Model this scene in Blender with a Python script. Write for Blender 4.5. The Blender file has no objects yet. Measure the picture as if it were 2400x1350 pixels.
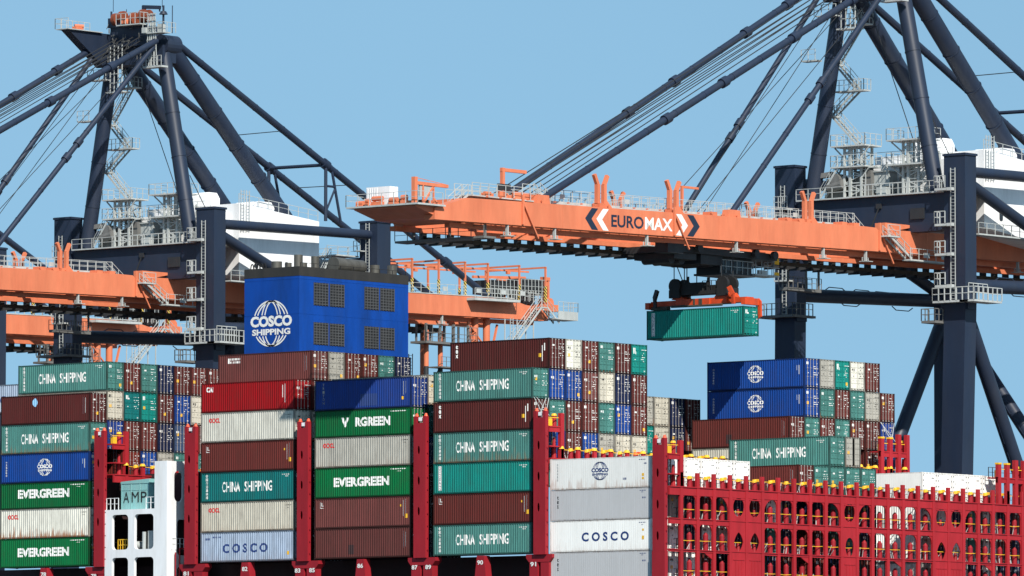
import bpy, bmesh, math, random
from mathutils import Vector, Matrix
random.seed(7)
SC = bpy.context.scene
COL = SC.collection
# ------------------------------------------------------------------ camera
CAM_POS = Vector((438.455, -510.781, -23.25))
AZ, PITCH, ROLL, FPX = math.radians(40.0093), math.radians(4.1374), math.radians(0.0505), 16670.04
d = Vector((-math.sin(AZ)*math.cos(PITCH), math.cos(AZ)*math.cos(PITCH), math.sin(PITCH)))
r = Vector((math.cos(AZ), math.sin(AZ), 0)); u = r.cross(d)
r2 = math.cos(ROLL)*r + math.sin(ROLL)*u; u2 = -math.sin(ROLL)*r + math.cos(ROLL)*u
cd = bpy.data.cameras.new("camera"); cam = bpy.data.objects.new("camera", cd); COL.objects.link(cam)
cd.sensor_width = 36; cd.lens = FPX/2400*36; cd.clip_start = 5; cd.clip_end = 20000
mw = Matrix((r2, u2, -d)).transposed().to_4x4(); mw.translation = CAM_POS
cam.matrix_world = mw
SC.camera = cam
# ------------------------------------------------------------------ light
SUN = Vector((1.0, -0.62, 1.0)).normalized()
w = bpy.data.worlds.new("World"); SC.world = w; w.use_nodes = True
nt = w.node_tree; bg = nt.nodes["Background"]
sky = nt.nodes.new("ShaderNodeTexSky"); sky.sky_type = 'NISHITA'; sky.sun_disc = False
sky.sun_elevation = math.asin(SUN.z); sky.sun_rotation = math.atan2(SUN.x, SUN.y)
sky.air_density = 1.0; sky.dust_density = 0.35; sky.ozone_density = 3.0
tcw = nt.nodes.new("ShaderNodeTexCoord"); vm = nt.nodes.new("ShaderNodeVectorMath"); vm.operation = 'MULTIPLY_ADD'
vm.inputs[1].default_value = (1, 1, 0.3); vm.inputs[2].default_value = (0, 0, 0.205)     # the clear blue of a dry day low over the horizon
nt.links.new(tcw.outputs['Generated'], vm.inputs[0]); nt.links.new(vm.outputs[0], sky.inputs[0])
tint = nt.nodes.new("ShaderNodeVectorMath"); tint.operation = 'MULTIPLY'; tint.inputs[1].default_value = (1.03, 1.17, 1.05)
nt.links.new(sky.outputs[0], tint.inputs[0]); cn = nt.nodes.new("ShaderNodeTexNoise"); cn.inputs['Scale'].default_value = 9; cn.inputs['Detail'].default_value = 5       # thin uneven haze in the air
cm = nt.nodes.new("ShaderNodeMapRange"); cm.inputs[3].default_value = 0.96; cm.inputs[4].default_value = 1.05; nt.links.new(tcw.outputs['Generated'], cn.inputs['Vector']); nt.links.new(cn.outputs[0], cm.inputs[0])
hz = nt.nodes.new("ShaderNodeVectorMath"); hz.operation = 'SCALE'; nt.links.new(tint.outputs[0], hz.inputs[0]); nt.links.new(cm.outputs[0], hz.inputs['Scale'])
nt.links.new(hz.outputs[0], bg.inputs[0]); bg.inputs[1].default_value = 0.087
sd = bpy.data.lights.new("sun", 'SUN'); sd.energy = 4.9; sd.angle = math.radians(0.53); sd.color = (1.0, 0.94, 0.85)
so = bpy.data.objects.new("sun", sd); COL.objects.link(so); so.rotation_euler = SUN.to_track_quat('Z', 'Y').to_euler()
so.location = (150, -150, 120)
SC.view_settings.view_transform = 'Standard'; SC.view_settings.look = 'None'
SC.view_settings.exposure = 0.42; SC.view_settings.gamma = 1.0
SC.render.engine = 'CYCLES'; SC.cycles.use_denoising = True
SC.cycles.max_bounces = 6
# ------------------------------------------------------------------ materials
def new_mat(name):
    m = bpy.data.materials.new(name); m.use_nodes = True
    n = m.node_tree; b = n.nodes["Principled BSDF"]; return m, n, b
def paint(name, col, rough=0.5, dirt=0.25, dirtcol=(0.05, 0.045, 0.04), scale=0.35, obj=False, mul=1.0, metal=0.0, streak=True, spec=0.4, fade=0.18):
    m, n, b = new_mat(name); N = n.nodes.new; Lk = n.links.new
    tc = N("ShaderNodeTexCoord"); mp = N("ShaderNodeMapping"); mp.inputs['Scale'].default_value = (1, 1, 0.22) if streak else (1, 1, 1)
    Lk(tc.outputs['Object'], mp.inputs[0])
    no = N("ShaderNodeTexNoise"); no.inputs['Scale'].default_value = scale*4; no.inputs['Detail'].default_value = 6; no.inputs['Roughness'].default_value = 0.65
    if obj:
        oi = N("ShaderNodeObjectInfo"); ad = N("ShaderNodeVectorMath"); ad.operation = 'MULTIPLY_ADD'
        cx = N("ShaderNodeCombineXYZ"); Lk(oi.outputs['Random'], cx.inputs[0]); Lk(oi.outputs['Random'], cx.inputs[2])
        ad.inputs[1].default_value = (1, 1, 1); Lk(mp.outputs[0], ad.inputs[0])
        sc = N("ShaderNodeVectorMath"); sc.operation = 'SCALE'; sc.inputs['Scale'].default_value = 60; Lk(cx.outputs[0], sc.inputs[0]); Lk(sc.outputs[0], ad.inputs[2])
        vec = ad.outputs[0]
    else: vec = mp.outputs[0]
    Lk(vec, no.inputs['Vector'])
    rp = N("ShaderNodeValToRGB"); rp.color_ramp.elements[0].position = 0.42; rp.color_ramp.elements[1].position = 0.78
    Lk(no.outputs[0], rp.inputs[0])
    fa = N("ShaderNodeMath"); fa.operation = 'MULTIPLY'; fa.inputs[1].default_value = dirt; Lk(rp.outputs[0], fa.inputs[0])
    mx = N("ShaderNodeMix"); mx.data_type = 'RGBA'; Lk(fa.outputs[0], mx.inputs[0]); mx.inputs[7].default_value = (*dirtcol, 1)
    if obj:
        hs = N("ShaderNodeHueSaturation"); Lk(oi.outputs['Color'], hs.inputs['Color'])
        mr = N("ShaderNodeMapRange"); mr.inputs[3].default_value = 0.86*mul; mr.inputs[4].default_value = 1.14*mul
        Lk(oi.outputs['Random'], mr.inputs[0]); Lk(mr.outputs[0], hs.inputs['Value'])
        Lk(hs.outputs[0], mx.inputs[6])
        at = N("ShaderNodeAttribute"); at.attribute_type = 'OBJECT'; at.attribute_name = 'rust'
        # rust streaks rising from the bottom rail of a container marked as rusty
        sp = N("ShaderNodeSeparateXYZ"); Lk(tc.outputs['Object'], sp.inputs[0])
        m2 = N("ShaderNodeMapping"); m2.inputs['Scale'].default_value = (1, 1, 0.16); va = N("ShaderNodeVectorMath"); va.operation = 'ADD'; Lk(tc.outputs['Object'], va.inputs[0]); Lk(sc.outputs[0], va.inputs[1]); Lk(va.outputs[0], m2.inputs[0])
        n2 = N("ShaderNodeTexNoise"); n2.inputs['Scale'].default_value = 3.2; n2.inputs['Detail'].default_value = 5; Lk(m2.outputs[0], n2.inputs['Vector'])
        hz = N("ShaderNodeMapRange"); hz.inputs[1].default_value = 0.1; hz.inputs[2].default_value = 1.5; hz.inputs[3].default_value = 0.2; hz.inputs[4].default_value = -0.12; Lk(sp.outputs[2], hz.inputs[0])
        aa = N("ShaderNodeMath"); Lk(n2.outputs[0], aa.inputs[0]); Lk(hz.outputs[0], aa.inputs[1])
        r3 = N("ShaderNodeValToRGB"); r3.color_ramp.elements[0].position = 0.58; r3.color_ramp.elements[1].position = 0.74; Lk(aa.outputs[0], r3.inputs[0])
        m3 = N("ShaderNodeMath"); m3.operation = 'MULTIPLY'; Lk(r3.outputs[0], m3.inputs[0]); Lk(at.outputs['Fac'], m3.inputs[1])
        mx2 = N("ShaderNodeMix"); mx2.data_type = 'RGBA'; Lk(m3.outputs[0], mx2.inputs[0]); Lk(mx.outputs[2], mx2.inputs[6]); mx2.inputs[7].default_value = (0.28, 0.1, 0.03, 1)
        fin = mx2.outputs[2]
    else:
        mx.inputs[6].default_value = (*col, 1); fin = mx.outputs[2]
    # uneven fading of the paint over a few metres, and finer blotches
    n4 = N("ShaderNodeTexNoise"); n4.inputs['Scale'].default_value = 0.45; n4.inputs['Detail'].default_value = 7; n4.inputs['Roughness'].default_value = 0.7; Lk(vec, n4.inputs['Vector'])
    f4 = N("ShaderNodeMapRange"); f4.inputs[1].default_value = 0.25; f4.inputs[2].default_value = 0.75; f4.inputs[3].default_value = 1-fade; f4.inputs[4].default_value = 1+fade; Lk(n4.outputs[0], f4.inputs[0])
    vs4 = N("ShaderNodeVectorMath"); vs4.operation = 'SCALE'; Lk(fin, vs4.inputs[0]); Lk(f4.outputs[0], vs4.inputs['Scale']); Lk(vs4.outputs[0], b.inputs['Base Color'])
    n3 = N("ShaderNodeTexNoise"); n3.inputs['Scale'].default_value = 1.1; n3.inputs['Detail'].default_value = 3; Lk(vec, n3.inputs['Vector'])
    rr = N("ShaderNodeMapRange"); rr.inputs[3].default_value = rough-0.1; rr.inputs[4].default_value = rough+0.18; Lk(n3.outputs[0], rr.inputs[0]); Lk(rr.outputs[0], b.inputs['Roughness'])
    b.inputs['Metallic'].default_value = metal; b.inputs['Specular IOR Level'].default_value = spec
    return m
M_WALL = paint("container_paint", None, 0.5, 0.38, (0.04, 0.03, 0.024), obj=True, scale=0.6, spec=0.12)
M_FRAME = paint("grimy_shaded_frame_paint", None, 0.6, 0.85, (0.022, 0.019, 0.015), obj=True, scale=0.9, mul=0.42, spec=0.15)  # wall colour darkened for grime and for the shade along the stacking seams
M_REEF = paint("reefer_wall_paint", None, 0.45, 0.12, (0.2, 0.17, 0.13), obj=True, scale=0.6, spec=0.2, fade=0.07)
M_RFRAME = paint("reefer_frame_paint", None, 0.5, 0.7, (0.16, 0.09, 0.05), obj=True, scale=0.9, mul=0.85, spec=0.2)
M_DOOR = paint("container_door_paint", None, 0.5, 0.35, obj=True, scale=0.9, spec=0.12)
M_BAR = paint("galvanised_bar", (0.36, 0.33, 0.31), 0.5, 0.5)
M_WHITE = paint("white_lettering", (0.76, 0.76, 0.73), 0.6, 0.5, (0.4, 0.42, 0.4), 1.2, fade=0.12)
M_REDL = paint("red_lettering", (0.55, 0.03, 0.03), 0.6, 0.1)
M_BLUEL = paint("navy_lettering", (0.015, 0.04, 0.16), 0.6, 0.1)
M_BLACK = paint("black_paint", (0.012, 0.012, 0.013), 0.6, 0.2)
M_YEL = paint("yellow_paint", (0.75, 0.42, 0.02), 0.55, 0.15)
M_SKYB = paint("light_blue_sticker", (0.25, 0.5, 0.75), 0.5, 0.1)
M_NAVY = paint("navy_crane_steel", (0.014, 0.023, 0.046), 0.42, 0.35, (0.035, 0.036, 0.04), 0.08)
M_ORG = paint("orange_crane_steel", (0.60, 0.18, 0.09), 0.5, 0.55, (0.5, 0.125, 0.06), 0.14, spec=0.25)
M_ORGD = paint("spreader_orange", (0.55, 0.06, 0.012), 0.45, 0.5, (0.12, 0.03, 0.02), 0.5)
M_RAIL = paint("light_grey_steel", (0.42, 0.44, 0.43), 0.5, 0.4, (0.16, 0.2, 0.19), 0.5)
M_GREY = paint("grey_cabinet", (0.36, 0.39, 0.39), 0.55, 0.4, (0.12, 0.12, 0.12), 0.3)
M_RUST = paint("rusty_sheave_paint", (0.22, 0.05, 0.02), 0.6, 0.6, (0.04, 0.02, 0.015), 0.6)
M_DARK = paint("dark_trolley_steel", (0.022, 0.024, 0.027), 0.5, 0.4, (0.05, 0.045, 0.04), 0.3)
M_GRATE = paint("grating_steel", (0.14, 0.14, 0.135), 0.6, 0.4, (0.05, 0.05, 0.05), 0.4)
M_OLIVE = paint("weathered_rail", (0.06, 0.056, 0.042), 0.6, 0.6, (0.02, 0.02, 0.016), 0.5)
M_HOUSE = paint("white_house_paint", (0.76, 0.77, 0.78), 0.5, 0.25, (0.45, 0.44, 0.42), 0.12)
M_RED = paint("red_ship_steel", (0.27, 0.013, 0.021), 0.5, 0.4, (0.15, 0.012, 0.016), 0.35, spec=0.25)
M_REDB = paint("lighter_red_bridge_steel", (0.34, 0.017, 0.024), 0.5, 0.5, (0.2, 0.012, 0.014), 0.4, spec=0.25)  # lighter copy of the ship red, for the lashing bridges
M_REDO = paint("orange_red_tip", (0.75, 0.09, 0.03), 0.5, 0.2)
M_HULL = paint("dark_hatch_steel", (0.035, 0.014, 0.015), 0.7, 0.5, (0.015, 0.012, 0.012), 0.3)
M_FUN = paint("blue_funnel_paint", (0.004, 0.052, 0.29), 0.5, 0.75, (0.006, 0.03, 0.125), 0.13, spec=0.2)
M_FUNT = paint("black_funnel_top", (0.022, 0.022, 0.021), 0.7, 0.4, (0.05, 0.045, 0.04), 0.2)
M_EXH = paint("exhaust_pipe_steel", (0.12, 0.115, 0.10), 0.4, 0.7, (0.03, 0.026, 0.022), 0.3, metal=0.4)
M_LOUV = paint("louvre_steel", (0.075, 0.08, 0.085), 0.5, 0.3)
M_DECK = paint("white_deckhouse_paint", (0.74, 0.76, 0.78), 0.5, 0.35, (0.42, 0.38, 0.33), 0.25, fade=0.1)
M_AMP = paint("pale_teal_paint", (0.2, 0.42, 0.42), 0.55, 0.3, (0.2, 0.12, 0.05), 0.5)
M_GLASS = paint("dark_glass", (0.02, 0.025, 0.03), 0.12, 0.1)
M_HAZ = None
def hazard():
    m, n, b = new_mat("hazard_stripes"); N = n.nodes.new
    tc = N("ShaderNodeTexCoord"); wv = N("ShaderNodeTexWave"); wv.wave_type = 'BANDS'; wv.bands_direction = 'DIAGONAL'; wv.inputs['Scale'].default_value = 1.6
    n.links.new(tc.outputs['Object'], wv.inputs[0]); rp = N("ShaderNodeValToRGB"); rp.color_ramp.interpolation = 'CONSTANT'
    rp.color_ramp.elements[0].color = (0.02, 0.02, 0.02, 1); rp.color_ramp.elements[1].color = (0.7, 0.5, 0.1, 1); rp.color_ramp.elements[1].position = 0.5
    n.links.new(wv.outputs[0], rp.inputs[0]); n.links.new(rp.outputs[0], b.inputs[0]); return m
M_HAZ = hazard()
# ------------------------------------------------------------------ mesh helper
def org(o):
    v = Vector((0, 0, 0))
    while o is not None: v = v + o.location; o = o.parent
    return v
class MB:
    def __init__(s): s.v = []; s.f = []; s.mi = []; s.cur = 0
    def add(s, vs, fs):
        b = len(s.v); s.v += [tuple(x) for x in vs]; s.f += [tuple(b+i for i in f) for f in fs]; s.mi += [s.cur]*len(fs); return s
    def box(s, x0, x1, y0, y1, z0, z1):
        if x0 > x1: x0, x1 = x1, x0
        if y0 > y1: y0, y1 = y1, y0
        if z0 > z1: z0, z1 = z1, z0
        return s.add([(x0,y0,z0),(x1,y0,z0),(x1,y1,z0),(x0,y1,z0),(x0,y0,z1),(x1,y0,z1),(x1,y1,z1),(x0,y1,z1)],
                     [(0,3,2,1),(4,5,6,7),(0,1,5,4),(1,2,6,5),(2,3,7,6),(3,0,4,7)])
    def tube(s, a, b, r0, r1=None, n=12, cap=True):
        a, b = Vector(a), Vector(b); r1 = r0 if r1 is None else r1
        t = (b-a).normalized(); up = Vector((0,0,1)) if abs(t.z) < 0.95 else Vector((1,0,0))
        p = t.cross(up).normalized(); q = p.cross(t)
        vs = []
        for c, rr in ((a, r0), (b, r1)):
            for i in range(n):
                th = 2*math.pi*i/n; vs.append(c + rr*(math.cos(th)*p + math.sin(th)*q))
        fs = [(i, n+i, n+(i+1) % n, (i+1) % n) for i in range(n)]
        if cap: fs += [tuple(range(n)), tuple(range(2*n-1, n-1, -1))]
        return s.add(vs, fs)
    def bar(s, a, b, h, wd=None, up=(0,0,1)):      # rectangular bar from a to b
        a, b = Vector(a), Vector(b); wd = h if wd is None else wd
        t = (b-a).normalized(); upv = Vector(up)
        if abs(t.dot(upv)) > 0.97: upv = Vector((1,0,0))
        p = t.cross(upv).normalized()*(wd/2); q = p.cross(t).normalized()*(h/2)
        vs = [c + sp*p + sq*q for c in (a, b) for sp, sq in ((-1,-1),(1,-1),(1,1),(-1,1))]
        return s.add(vs, [(0,1,2,3),(7,6,5,4),(0,4,5,1),(1,5,6,2),(2,6,7,3),(3,7,4,0)])
    def prism(s, poly, a0, a1, axis='x'):            # poly in the two other axes
        n = len(poly)
        def P(p, a): return (a, p[0], p[1]) if axis == 'x' else ((p[0], a, p[1]) if axis == 'y' else (p[0], p[1], a))
        vs = [P(p, a0) for p in poly] + [P(p, a1) for p in poly]
        fs = [tuple(range(n)), tuple(range(2*n-1, n-1, -1))] + [(i, n+i, n+(i+1) % n, (i+1) % n) for i in range(n)]
        return s.add(vs, fs)
    def plate(s, u0, u1, v0, v1, holes, a0, a1, axis='x'):
        """rectangular plate with holes. holes: list of (cu,cv,[(u,v)...relative]); hole cells are stacked in v"""
        def P(uu, vv, a): return (a, uu, vv) if axis == 'x' else (uu, a, vv)
        hs = sorted(holes, key=lambda h: h[1]); cuts = [v0]
        for i in range(len(hs)-1): cuts.append((hs[i][1]+hs[i+1][1])/2)
        cuts.append(v1)
        for i, (cu, cv, ring) in enumerate(hs):
            b0, b1 = cuts[i], cuts[i+1]
            n = len(ring); inner = [(cu+a, cv+b) for a, b in ring]; outer = []
            corners = [math.atan2(b-cv, a-cu) for a, b in ((u0,b0),(u1,b0),(u1,b1),(u0,b1))]
            ang = sorted([(math.atan2(b, a), (cu+a, cv+b)) for a, b in ring])
            for th, _ in ang:
                c, sn = math.cos(th), math.sin(th); t = 1e9
                if c > 1e-9: t = min(t, (u1-cu)/c)
                if c < -1e-9: t = min(t, (u0-cu)/c)
                if sn > 1e-9: t = min(t, (b1-cv)/sn)
                if sn < -1e-9: t = min(t, (b0-cv)/sn)
                outer.append((cu+c*t, cv+sn*t))
            inner = [p for _, p in ang]
            for a in (a0, a1):
                base = len(s.v); vs = [P(*p, a) for p in inner] + [P(*p, a) for p in outer]; fs = []
                cr = sorted(zip(corners, [(u0,b0),(u1,b0),(u1,b1),(u0,b1)]))
                for k in range(n):
                    k2 = (k+1) % n; t0, t1 = ang[k][0], ang[k2][0]
                    if k2 == 0: t1 += 2*math.pi
                    face = [k, n+k]
                    for ca, cp in sorted([(ca+ad, cp) for ca, cp in cr for ad in (0, 2*math.pi)]):
                        if t0 < ca < t1:
                            vs.append(P(*cp, a)); face.append(len(vs)-1)
                    face += [n+k2, k2]; fs.append(tuple(face))
                s.add(vs, fs)
            vs = [P(*p, a0) for p in inner] + [P(*p, a1) for p in inner]
            s.add(vs, [(k, (k+1) % n, n+(k+1) % n, n+k) for k in range(n)])
        e = [(u0,v0),(u1,v0),(u1,v1),(u0,v1)]
        s.add([P(*p, a0) for p in e]+[P(*p, a1) for p in e], [(k, (k+1) % 4, 4+(k+1) % 4, 4+k) for k in range(4)])
        return s
    def rail(s, pts, h=1.1, step=1.6, t=0.05, mid=True, post=0.06):
        pts = [Vector(p) for p in pts]; H_ = Vector((0,0,h))
        for a, b in zip(pts[:-1], pts[1:]):
            L_ = (b-a).length; n = max(1, round(L_/step))
            s.bar(a+H_, b+H_, t)
            if mid: s.bar(a+H_*0.52, b+H_*0.52, t*0.8)
            for i in range(n+1):
                p = a.lerp(b, i/n); s.bar(p, p+H_, post)
        return s
    def stair(s, a, b, wd=0.9, side=(0,1,0), rails=True):
        a, b = Vector(a), Vector(b); sd = Vector(side)*wd/2; n = max(3, int(abs(b.z-a.z)/0.26))
        for sg in (-1, 1):
            s.bar(a+sg*sd, b+sg*sd, 0.22, 0.05)
            if rails:
                H_ = Vector((0,0,1.0)); s.bar(a+sg*sd+H_, b+sg*sd+H_, 0.05); s.bar(a+sg*sd+H_*0.5, b+sg*sd+H_*0.5, 0.04)
                m = max(2, int((b-a).length/1.3))
                for i in range(m+1): p = a.lerp(b, i/m)+sg*sd; s.bar(p, p+H_, 0.05)
        hd = Vector((b.x-a.x, b.y-a.y, 0)); hd = hd.normalized()*0.13 if hd.length > 1e-4 else Vector((0.13,0,0))
        for i in range(1, n):
            p = a.lerp(b, i/n); s.add([p-sd-hd, p+sd-hd, p+sd+hd, p-sd+hd], [(0,1,2,3)])
        return s
    def ladder(s, a, b, wd=0.45, side=(1,0,0), cage=False):
        a, b = Vector(a), Vector(b); sd = Vector(side)*wd/2; n = max(2, int((b-a).length/0.33))
        for sg in (-1, 1): s.bar(a+sg*sd, b+sg*sd, 0.07, 0.07)
        for i in range(n): p = a.lerp(b, (i+.5)/n); s.bar(p-sd, p+sd, 0.04)
        return s
    def mesh(s, name, mats, o=Vector((0,0,0)), smooth=False):
        me = bpy.data.meshes.new(name); me.from_pydata([(x[0]-o[0], x[1]-o[1], x[2]-o[2]) for x in s.v], [], s.f)
        for m in mats: me.materials.append(m)
        if len(mats) > 1: me.polygons.foreach_set('material_index', s.mi)
        bm = bmesh.new(); bm.from_mesh(me); bmesh.ops.recalc_face_normals(bm, faces=bm.faces); bm.to_mesh(me); bm.free()
        if smooth:
            for p in me.polygons: p.use_smooth = len(p.vertices) == 4
            try: me.set_sharp_from_angle(angle=math.radians(40))
            except Exception: pass
        me.update(); return me
    def build(s, name, mat, parent=None, loc=None, smooth=False):
        mats = mat if isinstance(mat, (list, tuple)) else [mat]
        o_ = Vector(loc) if loc is not None else (org(parent) if parent is not None else Vector((0,0,0)))
        o = bpy.data.objects.new(name, s.mesh(name, mats, o_, smooth)); COL.objects.link(o)
        if parent is not None: o.parent = parent
        elif loc is not None: o.location = loc
        return o
def islands(mb):
    n = len(mb.v); par = list(range(n))
    def find(a):
        while par[a] != a: par[a] = par[par[a]]; a = par[a]
        return a
    for f in mb.f:
        a = find(f[0])
        for i in f[1:]: par[find(i)] = a
    out = {}
    for f in mb.f: out.setdefault(find(f[0]), []).append(f)
    res = []
    for fs in out.values():
        m = MB(); idx = {}
        for f in fs:
            for i in f:
                if i not in idx: idx[i] = len(m.v); m.v.append(mb.v[i])
            m.f.append(tuple(idx[i] for i in f)); m.mi.append(0)
        res.append(m)
    return res
def build_each(mb, name, mat, parent, smooth=False): return [m.build(name, mat, parent, smooth=smooth) for m in islands(mb)]
def empty(name, loc):
    o = bpy.data.objects.new(name, None); o.empty_display_size = 0.5; COL.objects.link(o); o.location = loc; return o
def tag(o, label=None, cat=None, group=None, kind=None):
    if label: o['label'] = label
    if cat: o['category'] = cat
    if group: o['group'] = group
    if kind: o['kind'] = kind
    return o
def inst(name, me, parent, loc=(0,0,0), color=None):
    o = bpy.data.objects.new(name, me); COL.objects.link(o); o.parent = parent; o.location = loc
    if color: o.color = (*color, 1)
    return o
def copy_tree(o, parent=None, off=None):
    c = o.copy(); COL.objects.link(c)
    if parent is not None: c.parent = parent
    if off is not None: c.location = o.location + Vector(off)
    for ch in list(o.children): copy_tree(ch, c)
    return c
def ellipse(a, b, n=20): return [(a*math.cos(2*math.pi*i/n), b*math.sin(2*math.pi*i/n)) for i in range(n)]
def rrect(a, b, rad, n=5):
    pts = []
    for cx, cy, t0 in ((a-rad,b-rad,0),(-a+rad,b-rad,90),(-a+rad,-b+rad,180),(a-rad,-b+rad,270)):
        for i in range(n+1):
            t = math.radians(t0+90*i/n); pts.append((cx+rad*math.cos(t), cy+rad*math.sin(t)))
    return pts
def diamond(a, b):
    pts = []
    for i in range(24):
        t = 2*math.pi*i/24; c, s_ = math.cos(t), math.sin(t); k = 1/(abs(c)**1.35+abs(s_)**1.35)**(1/1.35); pts.append((a*c*k, b*s_*k))
    return pts
# ------------------------------------------------------------------ lettering
def text_verts(body, bold=0.0, spacing=1.0):
    cu = bpy.data.curves.new("text_outline", 'FONT'); cu.body = body; cu.size = 1; cu.offset = bold; cu.space_character = spacing; cu.resolution_u = 3
    o = bpy.data.objects.new("text_outline", cu); COL.objects.link(o)
    dg = bpy.context.evaluated_depsgraph_get(); me = bpy.data.meshes.new_from_object(o.evaluated_get(dg))
    vs = [tuple(v.co) for v in me.vertices]; fs = [tuple(p.vertices) for p in me.polygons]
    bpy.data.objects.remove(o); bpy.data.curves.remove(cu); bpy.data.meshes.remove(me)
    return vs, fs
PIT, DEP = 0.2785, 0.045
def cory(x):
    t = ((x-0.17) % PIT)/PIT
    if t < 0.22: return 0.0
    if t < 0.5: return DEP*(t-0.22)/0.28
    if t < 0.72: return DEP
    return DEP*(1-(t-0.72)/0.28)
def fit(vs, u0, u1, v0, v1):
    xs = [v[0] for v in vs]; ys = [v[1] for v in vs]; a, b, c, e = min(xs), max(xs), min(ys), max(ys)
    return [(u0+(x-a)/(b-a+1e-9)*(u1-u0), v0+(y-c)/(e-c+1e-9)*(v1-v0)) for x, y, z in vs]
def side_mesh(name, pieces, mat, corr=True):
    """pieces: list of (uv list, faces) on the y=0 side (u = x, v = z); follows the corrugation"""
    bm = bmesh.new()
    for uv, fs in pieces:
        bv = [bm.verts.new((a, 0, b)) for a, b in uv]
        for f in fs:
            try: bm.faces.new([bv[i] for i in f])
            except ValueError: pass
    if corr:
        xs = [v.co.x for v in bm.verts]; lo, hi = min(xs), max(xs); k0 = int((lo-0.17)/PIT)-1
        for k in range(k0, int((hi-0.17)/PIT)+2):
            for t in (0, 0.22, 0.5, 0.72):
                x = 0.17+(k+t)*PIT
                if lo < x < hi:
                    bmesh.ops.bisect_plane(bm, geom=list(bm.verts)+list(bm.edges)+list(bm.faces), plane_co=(x,0,0), plane_no=(1,0,0), dist=1e-5)
        for v in bm.verts: v.co.y = cory(v.co.x)-0.008
    else:
        for v in bm.verts: v.co.y = -0.008
    me = bpy.data.meshes.new(name); bm.normal_update()
    for f in bm.faces:
        if f.normal.y > 0: f.normal_flip()
    bm.to_mesh(me); bm.free(); me.materials.append(mat); return me
def txt(body, u0, u1, v0, v1, bold=0.03, spacing=1.0):
    vs, fs = text_verts(body, bold, spacing); return (fit(vs, u0, u1, v0, v1), fs)
def stacked(body, u0, u1, v_top, ch, gap=0.06, bold=0.02):
    out = []; v = v_top
    for c in body: out.append(txt(c, u0, u1, v-ch, v, bold)); v -= ch+gap
    return out
def arc_strip(cx, cz, a, b, wd, band, band_lo=None):
    uv, fs = [], []; n = 64; band_lo = band if band_lo is None else band_lo
    for i in range(n):
        t0, t1 = 2*math.pi*i/n, 2*math.pi*(i+1)/n; zm = b*math.sin((t0+t1)/2)
        if -band_lo < zm < band: continue
        base = len(uv)
        for t in (t0, t1):
            for k in (0, 1): uv.append((cx+(a-k*wd)*math.cos(t), cz+(b-k*wd)*math.sin(t)))
        fs.append((base, base+2, base+3, base+1))
    return uv, fs
def globe(cx, cz, s):          # s = width of the word across the globe
    R = s*0.39; dx = s*0.09; wd = s*0.035; p = []
    R = s*0.415; dx = s*0.035; wd = s*0.026
    for sg in (-1, 1):
        p.append(arc_strip(cx+sg*dx, cz, R*0.97, R, wd, R*0.42, R*0.58)); p.append(arc_strip(cx+sg*dx, cz, R*0.52, R, wd, R*0.42, R*0.58))
    p.append(txt("COSCO", cx-s/2, cx+s/2, cz-R*0.14, cz+R*0.34, 0.05)); p.append(txt("SHIPPING", cx-s*0.46, cx+s*0.46, cz-R*0.5, cz-R*0.23, 0.04))
    return p
def rectp(u0, u1, v0, v1): return ([(u0,v0),(u1,v0),(u1,v1),(u0,v1)], [(0,1,2,3)])
def dashes(u0, u1, z, h=0.07, n=9, seed=1):
    rnd = random.Random(seed); p = []; x = u0
    while x < u1:
        wd = rnd.uniform(0.05, 0.12); p.append(rectp(x, min(x+wd, u1), z, z+h)); x += wd+rnd.uniform(0.02, 0.09)
    return p
HC, ST = 2.896, 2.591
LET = {}
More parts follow.
